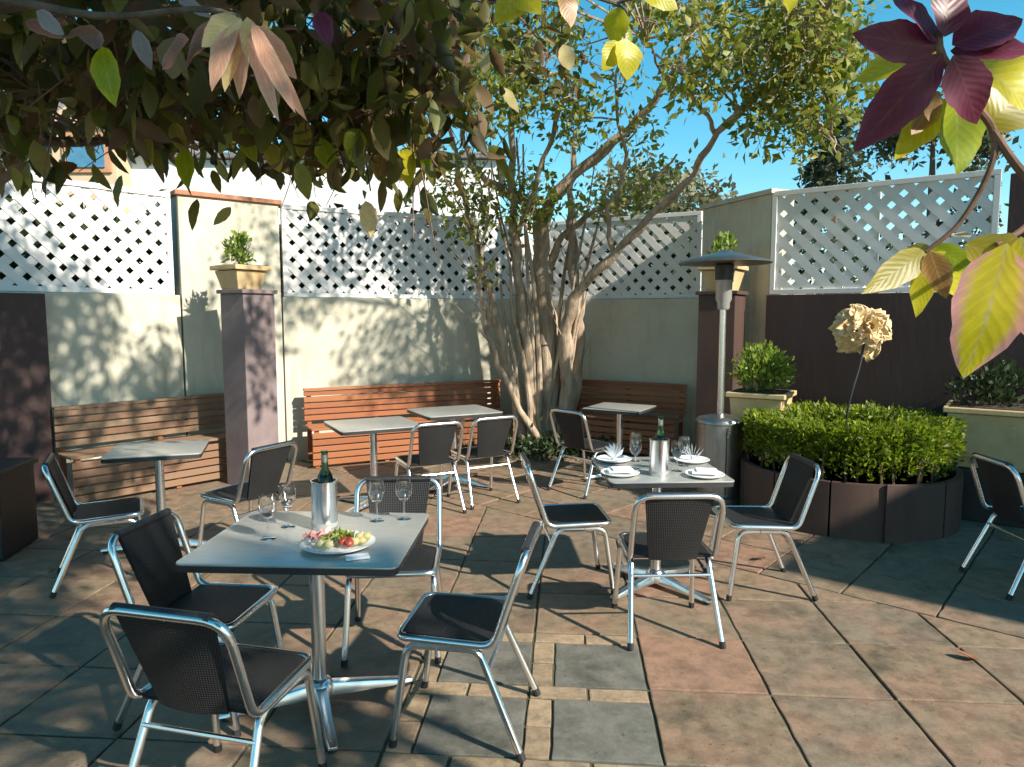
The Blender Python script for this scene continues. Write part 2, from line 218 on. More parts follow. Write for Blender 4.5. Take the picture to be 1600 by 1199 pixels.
# pavers: tone differs from flag to flag, with blotches and grit
def pavermat(name, cols, gs=1.0, contrast=.55):
    m, t, p = newmat(name); oi = node(t, 'ShaderNodeObjectInfo'); tc = node(t, 'ShaderNodeTexCoord')
    base = ramp(t, [(i / (len(cols) - 1), c) for i, c in enumerate(cols)], oi.outputs['Random'])
    off = node(t, 'ShaderNodeVectorMath', operation='ADD'); link(t, tc.outputs['Object'], off.inputs[0])
    cx = node(t, 'ShaderNodeCombineXYZ'); k = mixf(t, oi.outputs['Random'], 37.0)
    link(t, k, cx.inputs[0]); link(t, k, cx.inputs[2]); link(t, cx.outputs[0], off.inputs[1]); v = off.outputs[0]
    b1 = noise(t, 3.2 * gs, 6, .62, vec=v); b2 = noise(t, 11 * gs, 6, .7, vec=v); b3 = noise(t, 90, 3, .6, vec=v)
    pink = ramp(t, [(.46, (0, 0, 0)), (.6, (1, 1, 1))], b1)
    c = mixc(t, mixf(t, pink, contrast), base, cols[-1])
    dk = ramp(t, [(.3, (.5, .5, .48)), (.6, (1.15, 1.13, 1.08))], b2)
    c = mixc(t, .8, c, dk, 'MULTIPLY')
    st = ramp(t, [(.34, (.42, .42, .38)), (.46, (1, 1, 1))], noise(t, 1.7 * gs, 8, .72, vec=v)); c = mixc(t, .75, c, st, 'MULTIPLY')
    sp = ramp(t, [(.68, (1, 1, 1)), (.74, (.45, .43, .36))], noise(t, 34, 2, .5, vec=v)); c = mixc(t, .7, c, sp, 'MULTIPLY')
    gr = ramp(t, [(.3, (.82, .82, .82)), (.7, (1.1, 1.1, 1.1))], b3)
    c = mixc(t, .7, c, gr, 'MULTIPLY'); link(t, c, p.inputs['Base Color'])
    link(t, ramp(t, [(.3, (.55,) * 3), (.7, (.8,) * 3)], b2), p.inputs['Roughness']); bump(t, p, b2, .3, .006)
pavermat('paver', [(.17, .133, .092), (.205, .15, .102), (.175, .14, .1), (.21, .155, .102), (.185, .137, .09), (.26, .15, .102)])
pavermat('slate', [(.115, .11, .095), (.145, .14, .12), (.13, .122, .105)], .8, .3)
pavermat('border_brick', [(.28, .205, .13), (.33, .24, .155), (.25, .18, .12)], 1.6, .3)
# woven plastic of the chairs: strands over and under
def wicker(name, lo, hi):
    m, t, p = newmat(name); tc = node(t, 'ShaderNodeTexCoord')
    def wave(sc, d):
        w = node(t, 'ShaderNodeTexWave', bands_direction=d); w.inputs['Scale'].default_value = sc; w.inputs['Distortion'].default_value = .4
        w.inputs['Detail'].default_value = 1; link(t, tc.outputs['UV'], w.inputs['Vector']); return w.outputs['Fac']
    a, b = wave(13, 'X'), wave(13, 'Y')
    mx = node(t, 'ShaderNodeMath', operation='MULTIPLY'); link(t, a, mx.inputs[0]); link(t, b, mx.inputs[1])
    ns = noise(t, 5, 4, .6)
    ad = node(t, 'ShaderNodeMath', operation='MULTIPLY_ADD'); link(t, ns, ad.inputs[0]); ad.inputs[1].default_value = .5; link(t, mx.outputs[0], ad.inputs[2])
    link(t, ramp(t, [(.1, lo), (1.0, hi)], ad.outputs[0]), p.inputs['Base Color']); p.inputs['Roughness'].default_value = .55; p.inputs['Specular IOR Level'].default_value = .3
    bump(t, p, mx.outputs[0], .6, .004)
wicker('wicker', (.005, .005, .0055), (.034, .034, .035))
# leaves: a thin sheet that lets light through; tone differs from leaf to leaf
def leafmat(name, cols, trans=.4, rough=.5, by='island'):
    m, t, p = newmat(name); p.inputs['Roughness'].default_value = rough
    src = node(t, 'ShaderNodeNewGeometry').outputs['Random Per Island'] if by == 'island' else node(t, 'ShaderNodeObjectInfo').outputs['Random']
    c = ramp(t, [(i / max(1, len(cols) - 1), q) for i, q in enumerate(cols)], src)
    v = ramp(t, [(.3, (.72, .72, .72)), (.7, (1.1, 1.1, 1.1))], noise(t, 18, 4))
    c = mixc(t, .8, c, v, 'MULTIPLY'); leafshade(m, t, p, c, trans)
def leafshade(m, t, p, c, trans):
    link(t, c, p.inputs['Base Color'])
    tr = node(t, 'ShaderNodeBsdfTranslucent'); link(t, c, tr.inputs[0]); ms = node(t, 'ShaderNodeMixShader'); ms.inputs[0].default_value = trans
    out = [n for n in t.nodes if n.type == 'OUTPUT_MATERIAL'][0]
    link(t, p.outputs[0], ms.inputs[1]); link(t, tr.outputs[0], ms.inputs[2]); link(t, ms.outputs[0], out.inputs[0])
def bigleaf(name, mid, edge, vein, trans=.45, rough=.4):
    m, t, p = newmat(name); p.inputs['Roughness'].default_value = rough
    uv = node(t, 'ShaderNodeTexCoord').outputs['UV']; sx = node(t, 'ShaderNodeSeparateXYZ'); link(t, uv, sx.inputs[0])
    d = node(t, 'ShaderNodeMath', operation='SUBTRACT'); link(t, sx.outputs[0], d.inputs[0]); d.inputs[1].default_value = .5
    ab = node(t, 'ShaderNodeMath', operation='ABSOLUTE'); link(t, d.outputs[0], ab.inputs[0])
    ns = noise(t, 30, 3); ad = node(t, 'ShaderNodeMath', operation='MULTIPLY_ADD'); link(t, ns, ad.inputs[0]); ad.inputs[1].default_value = .16; link(t, ab.outputs[0], ad.inputs[2])
    c = ramp(t, [(.06, vein), (.12, mid), (.34, mid), (.52, edge)], ad.outputs[0])
    v = ramp(t, [(.3, (.75, .75, .75)), (.7, (1.12, 1.12, 1.12))], noise(t, 25, 4))
    k1 = node(t, 'ShaderNodeMath', operation='MULTIPLY_ADD'); link(t, ab.outputs[0], k1.inputs[0]); k1.inputs[1].default_value = -.55; link(t, sx.outputs[1], k1.inputs[2])
    k2 = node(t, 'ShaderNodeMath', operation='MULTIPLY'); link(t, k1.outputs[0], k2.inputs[0]); k2.inputs[1].default_value = 58
    k3 = node(t, 'ShaderNodeMath', operation='SINE'); link(t, k2.outputs[0], k3.inputs[0])
    vn = ramp(t, [(.0, (.95, .95, .95)), (.8, (1, 1, 1)), (.97, (1.07, 1.06, 1.04))], k3.outputs[0]); bl = ramp(t, [(.62, (1, 1, 1)), (.72, (.6, .5, .36))], noise(t, 60, 4, .6))
    c = mixc(t, .5, mixc(t, 1.0, c, vn, 'MULTIPLY'), bl, 'MULTIPLY'); bump(t, p, k3.outputs[0], .1, .001)
    leafshade(m, t, p, mixc(t, .8, c, v, 'MULTIPLY'), trans)
bigleaf('leaf_purple', (.16, .022, .055), (.22, .04, .08), (.2, .07, .05), .35)
bigleaf('leaf_lime', (.66, .60, .02), (.72, .64, .06), (.62, .6, .2), .55)
bigleaf('leaf_green', (.32, .40, .01), (.42, .48, .02), (.45, .5, .1), .55)
bigleaf('leaf_olive', (.40, .34, .04), (.52, .42, .1), (.45, .38, .16), .45)
bigleaf('leaf_orange', (.36, .18, .05), (.5, .3, .08), (.5, .35, .15), .45)
bigleaf('leaf_pinkedge', (.70, .58, .02), (.80, .38, .36), (.6, .5, .25), .45)
bigleaf('leaf_pink', (.82, .44, .30), (.86, .55, .38), (.88, .66, .44), .45)
bigleaf('leaf_pale', (.85, .70, .34), (.86, .64, .38), (.85, .75, .5), .45)
bigleaf('leaf_dusk', (.34, .15, .10), (.4, .2, .14), (.3, .2, .15), .35)
bigleaf('leaf_grey', (.32, .28, .26), (.42, .3, .3), (.4, .35, .3), .35)
leafmat('canopy_leaf', [(.04, .045, .008), (.1, .11, .016), (.2, .2, .03), (.17, .09, .04), (.08, .09, .014), (.32, .28, .07), (.2, .11, .08), (.13, .15, .022)], .5)
leafmat('canopy_leaf_part', [(.06, .05, .01), (.14, .13, .02), (.27, .24, .04), (.34, .18, .12), (.2, .24, .03), (.46, .38, .12)], .5, by='object')
leafmat('crown_leaf', [(.09, .13, .015), (.2, .25, .025), (.34, .33, .05), (.13, .17, .02), (.44, .4, .1), (.26, .31, .03)], .5)
leafmat('hedge_leaf', [(.08, .15, .008), (.2, .28, .012), (.33, .4, .02), (.13, .21, .01), (.1, .1, .02)], .5)
leafmat('shrub_leaf', [(.12, .2, .02), (.24, .34, .04), (.33, .42, .06)], .45)
leafmat('dark_shrub_leaf', [(.02, .04, .015), (.05, .08, .025), (.03, .05, .02)], .3)
leafmat('far_leaf', [(.04, .06, .03), (.07, .09, .04), (.1, .11, .06)], .3)
leafmat('far_olive_leaf', [(.14, .13, .05), (.22, .19, .08), (.1, .1, .04)], .3)
leafmat('salad_leaf', [(.15, .26, .03), (.3, .38, .05), (.5, .5, .12)], .4)
# ------------------------------------------------------------ mesh helpers
class MB:
    def __init__(s): s.v = []; s.f = []; s.uv = None
    def add(s, vs, fs):
        n = len(s.v); s.v += [tuple(p) for p in vs]; s.f += [tuple(i + n for i in f) for f in fs]; return s
    def box(s, c, d, rz=0, M=None):
        x, y, z = d[0] / 2, d[1] / 2, d[2] / 2
        vs = [Vector((a * x, b * y, k * z)) for k in (-1, 1) for b in (-1, 1) for a in (-1, 1)]
        if M is None: M = Matrix.Rotation(rz, 3, 'Z')
        return s.add([M @ v + Vector(c) for v in vs], [(0, 2, 3, 1), (4, 5, 7, 6), (0, 1, 5, 4), (2, 6, 7, 3), (0, 4, 6, 2), (1, 3, 7, 5)])
    def prism(s, poly, z0, z1):
        n = len(poly); vs = [(x, y, z0) for x, y in poly] + [(x, y, z1) for x, y in poly]
        return s.add(vs, [tuple(range(n - 1, -1, -1)), tuple(range(n, 2 * n))] + [(i, (i + 1) % n, n + (i + 1) % n, n + i) for i in range(n)])
    def tube(s, pts, rad, n=8, closed=False, cap=True):
        P = [Vector(p) for p in pts]; m = len(P); rad = rad if isinstance(rad, (list, tuple)) else [rad] * m
        T = []
        for i in range(m):
            a = P[(i - 1) % m] if (closed or i > 0) else P[i]; b = P[(i + 1) % m] if (closed or i < m - 1) else P[i]
            T.append((b - a).normalized())
        up = Vector((0, 0, 1)) if abs(T[0].z) < .9 else Vector((1, 0, 0))
        N = (up - T[0] * up.dot(T[0])).normalized(); vs = []
        for i in range(m):
            if i: N = T[i - 1].rotation_difference(T[i]) @ N
            N = (N - T[i] * N.dot(T[i])).normalized(); B = T[i].cross(N)
            for k in range(n):
                a = 2 * math.pi * k / n; vs.append(P[i] + (N * math.cos(a) + B * math.sin(a)) * rad[i])
        fs = [(i * n + k, i * n + (k + 1) % n, ((i + 1) % m) * n + (k + 1) % n, ((i + 1) % m) * n + k) for i in range(m if closed else m - 1) for k in range(n)]
        if closed:      # match the seam's twist
            best = min(range(n), key=lambda q: (vs[(m - 1) * n] - vs[q]).length)
            fs = fs[:-n] + [((m - 1) * n + k, (m - 1) * n + (k + 1) % n, (k + 1 + best) % n, (k + best) % n) for k in range(n)]
        elif cap: fs += [tuple(range(n - 1, -1, -1)), tuple(range((m - 1) * n, m * n))]
        return s.add(vs, fs)
    def lathe(s, prof, n=20, c=(0, 0, 0)):
        m = len(prof); vs = [(c[0] + r * math.cos(2 * math.pi * k / n), c[1] + r * math.sin(2 * math.pi * k / n), c[2] + z) for r, z in prof for k in range(n)]
        fs = [(i * n + k, i * n + (k + 1) % n, (i + 1) * n + (k + 1) % n, (i + 1) * n + k) for i in range(m - 1) for k in range(n)]
        if prof[0][0] > 1e-4: fs.append(tuple(range(n - 1, -1, -1)))
        if prof[-1][0] > 1e-4: fs.append(tuple(range((m - 1) * n, m * n)))
        return s.add(vs, fs)
    def mesh(s, name, mat, smooth=True, bevel=0):
        me = bpy.data.meshes.new(name); me.from_pydata([tuple(v) for v in s.v], [], s.f); me.validate()
        if bevel:
            bm = bmesh.new(); bm.from_mesh(me)
            bmesh.ops.bevel(bm, geom=[e for e in bm.edges if len(e.link_faces) == 2 and e.calc_face_angle(0) > .5], offset=bevel, segments=2, affect='EDGES', profile=.6)
            bm.to_mesh(me); bm.free()
        me.materials.append(MATS[mat])
        if smooth:
            me.polygons.foreach_set('use_smooth', [True] * len(me.polygons))
            try: me.set_sharp_from_angle(angle=R(40))
            except Exception: pass
        return me
    def build(s, name, mat, parent=None, smooth=True, bevel=0, loc=None):
        return obj(name, s.mesh(name, mat, smooth, bevel), parent, loc)
def obj(name, me, parent=None, loc=None):
    o = bpy.data.objects.new(name, me); COL.objects.link(o)
    if loc is not None: o.location = loc
    if parent:      # shapes are given in world space: undo the parent's own move
        o.parent = parent; o.matrix_parent_inverse = PINV.get(parent.name, Matrix.Identity(4))
    return o
PINV = {}
def tag(o, label, cat, group=None):
    o['label'] = label; o['category'] = cat
    if group: o['group'] = group
    return o
def thing(name, label, cat, loc=(0, 0, 0), rz=0, group=None):
    o = bpy.data.objects.new(name, None); COL.objects.link(o); o.location = loc; o.rotation_euler = (0, 0, rz); o.empty_display_size = .1
    PINV[o.name] = (Matrix.Translation(loc) @ Matrix.Rotation(rz, 4, 'Z')).inverted()
    return tag(o, label, cat, group)
def local(o): PINV[o.name] = Matrix.Identity(4); return o     # its parts are given in its own space
def struct(o): o['kind'] = 'structure'; return o
def stuff(o): o['kind'] = 'stuff'; return o
def copy_tree(o, parent=None):
    c = o.copy(); COL.objects.link(c); c.parent = parent
    if parent: c.matrix_parent_inverse = o.matrix_parent_inverse.copy()
    for ch in o.children: copy_tree(ch, c)
    return c
def fillet(pts, rad, seg=5, closed=False):
    P = [Vector(p) for p in pts]; m = len(P); out = []
    for i in range(m):
        if not closed and i in (0, m - 1): out.append(P[i]); continue
        a, b, c = P[i - 1], P[i], P[(i + 1) % m]
        d1, d2 = (a - b), (c - b); r = min(rad[i] if isinstance(rad, (list, tuple)) else rad, d1.length * .49, d2.length * .49)
        p, q = b + d1.normalized() * r, b + d2.normalized() * r
        for k in range(seg + 1):
            t = k / seg; out.append(p * (1 - t) ** 2 + b * 2 * t * (1 - t) + q * t * t)
    return out
def smooth_path(pts, seg=4):
    P = [np.array(p, float) for p in pts]; P = [2 * P[0] - P[1]] + P + [2 * P[-1] - P[-2]]; out = []
    for i in range(1, len(P) - 2):
        for k in range(seg):
            t = k / seg; a, b, c, d = P[i - 1:i + 3]
            out.append(.5 * (2 * b + (c - a) * t + (2 * a - 5 * b + 4 * c - d) * t * t + (3 * b - a - 3 * c + d) * t ** 3))
    out.append(P[-2]); return out
# one leaf along +Y, length 1, half width w, folded along its rib and drooping
def leaf_template(w=.22, rows=((0, 0), (.18, .62), (.42, 1), (.7, .78), (.9, .36), (1, 0)), fold=.35, droop=.18):
    vs = []; fs = []; uv = []
    for y, k in rows:
        z = -droop * y * y
        if k == 0: vs.append((0, y, z)); uv.append((.5, y))
        else:
            for s in (-1, 0, 1): vs.append((s * w * k, y, z + (abs(s) * w * k * fold))); uv.append((.5 + s * .5, y))
    idx = [[0]]; n = 1
    for y, k in rows[1:]:
        if k == 0: idx.append([n]); n += 1
        else: idx.append([n, n + 1, n + 2]); n += 3
    for a, b in zip(idx, idx[1:]):
        if len(a) == 1: fs += [(a[0], b[1], b[0]), (a[0], b[2], b[1])]
        elif len(b) == 1: fs += [(a[0], a[1], b[0]), (a[1], a[2], b[0])]
        else: fs += [(a[0], a[1], b[1], b[0]), (a[1], a[2], b[2], b[1])]
    return np.array(vs, float), fs, uv
LT = leaf_template(); LS = leaf_template(.25, ((0, 0), (.45, 1), (1, 0)), .3, .12)
def foliage_mesh(name, mat, pos, dirs, size, tmpl=LS, wvar=.25):
    """many leaves in one mesh: pos (n,3), dirs (n,3), size (n,)"""
    V, F, _ = tmpl; n = len(pos); d = dirs / np.linalg.norm(dirs, axis=1, keepdims=True)
    r = np.random.normal(size=(n, 3)); xa = np.cross(d, r); xa /= np.linalg.norm(xa, axis=1, keepdims=True); za = np.cross(xa, d)
    sx = size * (1 + np.random.uniform(-wvar, wvar, n))
    P = pos[:, None, :] + V[None, :, 0:1] * (xa * sx[:, None])[:, None, :] + V[None, :, 1:2] * (d * size[:, None])[:, None, :] + V[None, :, 2:3] * (za * size[:, None])[:, None, :]
    m = V.shape[0]; Fs = []
    for f in F: Fs.append(np.arange(n)[:, None] * m + np.array(f)[None, :])
    me = bpy.data.meshes.new(name); faces = [tuple(q) for A in Fs for q in A.tolist()]
    me.from_pydata(P.reshape(-1, 3).tolist(), [], faces); me.materials.append(MATS[mat])
    me.polygons.foreach_set('use_smooth', [True] * len(me.polygons)); return me
def rnd_dirs(n, down=0.0):
    d = np.random.normal(size=(n, 3)); d[:, 2] -= down; return d
def in_balls(balls, per, shell=.55):
    out = []
    for x, y, z, r in balls:
        k = int(per * (r / .3) ** 2); d = np.random.normal(size=(k, 3)); d /= np.linalg.norm(d, axis=1, keepdims=True)
        out.append(np.array((x, y, z)) + d * (r * np.random.uniform(.15, 1, k) ** shell)[:, None] * np.array((1.15, 1.15, .85)))
    return np.concatenate(out)
def leaf_obj(name, me, base, tip, parent, roll=0.0):
    b, t = Vector(base), Vector(tip); y = (t - b); L = y.length; y.normalize()
    ref = Vector((0, -1, .25)); x = y.cross(ref).normalized(); z = x.cross(y)
    q = Matrix((x, y, z)).transposed(); M = Matrix.Translation(b) @ (q @ Matrix.Rotation(roll, 3, 'Y')).to_4x4()
    o = bpy.data.objects.new(name, me); COL.objects.link(o); o.parent = parent
    o.matrix_parent_inverse = PINV[parent.name]; o.matrix_basis = M; return o, L
def leaf_mesh(name, mat, L, w, tmpl=None, fold=.35, droop=.18):
    ph = random.uniform(0, 6); rows = [(0, 0)] + [(i / 11, (math.sin(math.pi * (i / 11) ** .82) ** .85) * (1 + .05 * math.sin(i * 2.1 + ph))) for i in range(1, 11)] + [(1, 0)]
    V, F, uv = leaf_template(.5, rows, fold=fold * .44, droop=0); V = V.copy()
    V[:, 2] += .05 * np.sin(V[:, 1] * 9 + ph) * (np.abs(V[:, 0]) > .01); V[:, 0] += .09 * math.sin(ph) * V[:, 1] ** 2 / 1.0
    V[:, 0] *= w; V[:, 1] *= L; V[:, 2] = V[:, 2] * w - droop * L * (V[:, 1] / L) ** 2
    me = bpy.data.meshes.new(name); me.from_pydata(V.tolist(), [], F); me.materials.append(MATS[mat])
    ul = me.uv_layers.new(name='UVMap')
    for lp in me.loops: ul.data[lp.index].uv = uv[lp.vertex_index]
    me.polygons.foreach_set('use_smooth', [True] * len(me.polygons)); return me
def clip(poly, p, n):      # keep the side of the line through p that n points to
    out = []
    for i in range(len(poly)):
        a, b = poly[i], poly[(i + 1) % len(poly)]
        da = (a[0] - p[0]) * n[0] + (a[1] - p[1]) * n[1]; db = (b[0] - p[0]) * n[0] + (b[1] - p[1]) * n[1]
        if da >= 0: out.append(a)
        if da * db < 0: t = da / (da - db); out.append((a[0] + (b[0] - a[0]) * t, a[1] + (b[1] - a[1]) * t))
    return out
# ------------------------------------------------------------ ground and paving
g = MB().add([(-150, -150, -.06), (150, -150, -.06), (150, 150, -.06), (-150, 150, -.06)], [(0, 1, 2, 3)]).build('ground', 'ground_earth'); struct(g)
patio = MB().prism([(-6, -3), (7, -3), (7, 5), (.4, 10.2), (-3, 8.5), (-6, 5.5)], -.05, -.009).build('patio', 'mortar', smooth=False); struct(patio)
BP, BD = (2.0, 4.15), (.75, -.66)                      # the seam between the two laying patterns
BN = (.66, .75)
def flag(poly, mat, name='paving_stone', h=0.0, bev=.006):
    cx = sum(p[0] for p in poly) / len(poly); cy = sum(p[1] for p in poly) / len(poly)
    q = []
    for i in range(len(poly)):
        a, b = poly[i], poly[(i + 1) % len(poly)]; L = math.hypot(b[0] - a[0], b[1] - a[1]); k = max(1, int(L / .07))
        for s in range(k):
            w = .0028; t = s / k
            q.append((a[0] + (b[0] - a[0]) * t - cx + random.uniform(-w, w) , a[1] + (b[1] - a[1]) * t - cy + random.uniform(-w, w)))
    m = MB().prism(q, -.04, 0)
    o = obj(name, m.mesh(name, mat, False, bev), patio, (cx, cy, h)); o.rotation_euler = (random.gauss(0, .0022), random.gauss(0, .0022), 0); return o
def area(p): return abs(sum(p[i][0] * p[(i + 1) % len(p)][1] - p[(i + 1) % len(p)][0] * p[i][1] for i in range(len(p)))) / 2
A1 = R(-4.5); C0 = (.575, 2.50); U = .54
def g1(x, y): return (C0[0] + x * math.cos(A1) - y * math.sin(A1), C0[1] + x * math.sin(A1) + y * math.cos(A1))
def vis(c): return c[1] > .9 and abs(c[0]) < .82 * c[1] + 1.0
def court(c): return c[1] < 7.0 + (c[0] + 4.4) * .9 + .4 and c[1] < 9.9 - max(0, c[0] - .4) * .62 and c[1] < 7.3 + (2.6 - c[0]) * .73 + .6 and vis(c)
J = .0065
for i in range(-10, 9):
    for j in range(-4, 14):
        if i in (-2, -1) and -3 <= j <= 1:
            x0, y0 = i * U, j * U
            for (a, b, c, d, mt, nm) in ((.11, 0, .54, .43, 'slate', 'slate_tile'), (0, 0, .11, .215, 'border_brick', 'brick'), (0, .215, .11, .43, 'border_brick', 'brick'),
                                         (0, .43, .265, .54, 'border_brick', 'brick'), (.265, .43, .54, .54, 'border_brick', 'brick')):
                if not vis(g1(x0 + a, y0 + b)): continue
                flag([g1(x0 + a + J, y0 + b + J), g1(x0 + c - J, y0 + b + J), g1(x0 + c - J, y0 + d - J), g1(x0 + a + J, y0 + d - J)], mt, nm, random.uniform(-.003, .001), .004)
            continue
        p = [g1(i * U + J, j * U + J), g1((i + 1) * U - J, j * U + J), g1((i + 1) * U - J, (j + 1) * U - J), g1(i * U + J, (j + 1) * U - J)]
        if not court(g1((i + .5) * U, (j + .5) * U)): continue
        p = clip(p, (BP[0] - BN[0] * J, BP[1] - BN[1] * J), (-BN[0], -BN[1]))
        if len(p) > 2 and area(p) > .006: flag(p, 'paver', h=random.uniform(-.003, .003))
for i in range(-11, 8):
    for j in range(0, 10):
        def g2(a, b): return (BP[0] + BD[0] * a + BN[0] * b, BP[1] + BD[1] * a + BN[1] * b)
        U2 = .51; c = g2((i + .5) * U2, (j + .5) * U2)
        if court(c): flag([g2(i * U2 + J, j * U2 + J), g2((i + 1) * U2 - J, j * U2 + J), g2((i + 1) * U2 - J, (j + 1) * U2 - J), g2(i * U2 + J, (j + 1) * U2 - J)], 'paver', h=random.uniform(-.003, .003))
# ------------------------------------------------------------ courtyard walls, piers, pillars, lattice
def wall(name, a, b, z, th, mat, label, cat='wall', off=0.0, coping=None):
    a, b = Vector(a), Vector(b); d = (b - a).normalized(); n = Vector((-d.y, d.x))        # n points out of the yard
    a2, b2 = a + n * off, b + n * off
    poly = [a2, b2, b2 + n * th, a2 + n * th]
    if not coping:
        o = MB().prism([tuple(p) for p in poly], -.05, z).build(name, mat, smooth=False, bevel=.008); return tag(o, label, cat)
    t = thing(name, label, cat, (*((a2 + b2) / 2), 0)); MB().prism([tuple(p) for p in poly], -.05, z).build('wall', mat, t, False, .008)
    e = d * .03; q = [a2 - e - n * .03, b2 + e - n * .03, b2 + e + n * (th + .03), a2 - e + n * (th + .03)]
    MB().prism([tuple(p) for p in q], z + .001, z + .05).build('coping', coping, t, False, .006); return t
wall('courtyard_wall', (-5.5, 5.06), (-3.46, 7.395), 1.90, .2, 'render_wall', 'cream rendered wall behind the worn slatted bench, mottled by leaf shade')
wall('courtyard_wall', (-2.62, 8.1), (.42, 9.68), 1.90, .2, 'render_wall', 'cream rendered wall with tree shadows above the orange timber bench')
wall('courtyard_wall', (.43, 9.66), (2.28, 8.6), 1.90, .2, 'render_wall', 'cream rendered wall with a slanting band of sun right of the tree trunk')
wall('courtyard_wall', (2.62, 7.31), (6.2, 4.71), 1.90, .2, 'brown_paint', 'dark brown painted wall behind the cream rose sculpture')
wall('wall_panel', (-5.5, 5.06), (-4.28, 6.455), 1.885, .09, 'brown_paint', 'dark brown panel fixed to the end of the cream wall', 'panel', off=-.1)
wall('masonry_pier', (-3.45, 7.41), (-2.63, 8.085), 2.93, .3, 'render_wall', 'tall cream sunlit pier behind the brown pillar, with thin tiled coping', 'pier', coping='terracotta')
wall('masonry_pier', (2.24, 8.42), (2.66, 7.36), 2.93, .3, 'render_wall', 'tall grey-cream pier behind the patio heater', 'pier', coping='render_wall')
def lattice(a, b, z0, z1, label, mat='white_paint'):
    a, b = Vector((*a, 0)), Vector((*b, 0)); d = (b - a); L = d.length; d.normalize(); n = Vector((-d.y, d.x, 0)); h = z1 - z0
    t = thing('lattice_panel', label, 'lattice', tuple((a + b) / 2 + Vector((0, 0, z0))), group='diagonal lattice panels on top of the courtyard walls')
    Mx = Matrix((d, n, Vector((0, 0, 1)))).transposed()
    def P(u, w, k): return a + d * u + n * k + Vector((0, 0, z0 + w))
    k0 = .08; fw = .05
    for (u, w, su, sw) in ((L / 2, fw / 2, L, fw), (L / 2, h - fw / 2, L, fw), (fw / 2, h / 2, fw, h - 2 * fw - .004), (L - fw / 2, h / 2, fw, h - 2 * fw - .004)):
        MB().box(P(u, w, k0 - .004), (su, .04, sw), M=Mx).build('frame', mat, t, False, .004)
    pitch = .195; sw = .083
    for s in (1, -1):
        c = -h + .05 if s == 1 else .05
        while c < (L if s == 1 else L + h):
            if s == 1: w0, w1 = max(.02, .02 - c), min(h - .02, L - .02 - c); u0, u1 = c + w0, c + w1
            else: w0, w1 = max(.02, c - L + .02), min(h - .02, c - .02); u0, u1 = c - w0, c - w1
            if w1 - w0 > .06:
                p, q = P(u0, w0, k0 + s * .0045), P(u1, w1, k0 + s * .0045); ax = (q - p).normalized()
                MB().box((p + q) / 2, ((q - p).length, .008, sw), M=Matrix((ax, n, ax.cross(n))).transposed()).build('slat', mat, t, False)
            c += pitch
    for u in [x for x in (.03, L / 2, L - .03)]:
        MB().box(P(u, h / 2, k0 + .05), (.05, .05, h), M=Mx).build('post', mat, t, False)
    return t
lattice((-5.5, 5.06), (-3.48, 7.372), 1.905, 2.95, 'bright white diagonal lattice above the worn bench and brown panel')
lattice((-2.6, 8.112), (.42, 9.68), 1.905, 2.95, 'white diagonal lattice behind the left side of the tree, dappled with shade')
lattice((.43, 9.66), (2.26, 8.61), 1.905, 2.95, 'grey-looking diagonal lattice between the tree trunk and the patio heater')
lattice((2.63, 7.303), (4.19, 6.17), 1.905, 2.95, 'shaded diagonal lattice above the dark brown wall with the rose sculpture')
wall('wall_panel', (4.24, 6.13), (6.2, 4.71), 2.9, .1, 'brown_paint', 'tall brown boarding at the outer end of the shaded lattice', 'panel', off=.06).location.z = 0
def pillar(c, s, rz, label, mat='pillar_paint', z=1.9):
    t = thing('pillar', label, 'pillar', (*c, 0), rz); local(t)
    MB().box((0, 0, z / 2), (s, s, z), 0).build('shaft', mat, t, False, .008)
    MB().box((0, 0, z + .02), (s + .05, s + .05, .038), 0).build('cap', mat, t, False, .006); return t
pillar((-2.62, 7.02), .36, R(-33), 'brown-mauve square pillar between the two timber benches, dappled with light')
pillar((2.2, 7.42), .38, R(-33), 'brown square pillar behind the patio heater', 'corten')
def tapered(m, x, y, z0, z1, a, b):
    m.add([(x + s * (a if k == 0 else b), y + q * (a if k == 0 else b), (z0, z1)[k]) for k in (0, 1) for q in (-1, 1) for s in (-1, 1)],
          [(0, 2, 3, 1), (4, 5, 7, 6), (0, 1, 5, 4), (2, 6, 7, 3), (0, 4, 6, 2), (1, 3, 7, 5)]); return m
def potted(loc, a, b, h, mat, leafm, balls, n, size, label_pot, label_plant, rz=0, panel=False):
    t = thing('plant_pot', label_pot, 'pot', loc, rz); local(t)
    tapered(MB(), 0, 0, .0, h - .05, a, b).build('body', mat, t, False, .01)
    MB().box((0, 0, h - .022), (2 * b + .06, 2 * b + .06, .045)).build('rim', mat, t, False, .008)
    if panel:
        for s in range(4):
            M = Matrix.Rotation(s * math.pi / 2, 3, 'Z'); MB().box(M @ Vector((0, -(a + b) / 2 - .004, h * .45)), (a * 1.5, .02, h * .55), s * math.pi / 2).build('panel', mat, t, False, .006)
    MB().box((0, 0, h - .008), (2 * b - .02, 2 * b - .02, .03)).build('soil', 'soil', t, False)
    pl = thing('potted_shrub', label_plant, 'shrub', (loc[0], loc[1], loc[2] + h)); local(pl)
    st = MB()
    for k in range(6):
        an = k * 1.05; st.tube([(0, 0, 0), (.04 * math.cos(an), .04 * math.sin(an), .08), (.11 * math.cos(an), .11 * math.sin(an), .22)], [.008, .006, .003], 5)
    st.build('stem', 'dark_bark', pl)
    p = in_balls(balls, n); stuff(obj('foliage', foliage_mesh('foliage', leafm, p, p - np.array((0, 0, -.1)) + rnd_dirs(len(p)) * .15, np.random.uniform(.6, 1.2, len(p)) * size), pl)); return t
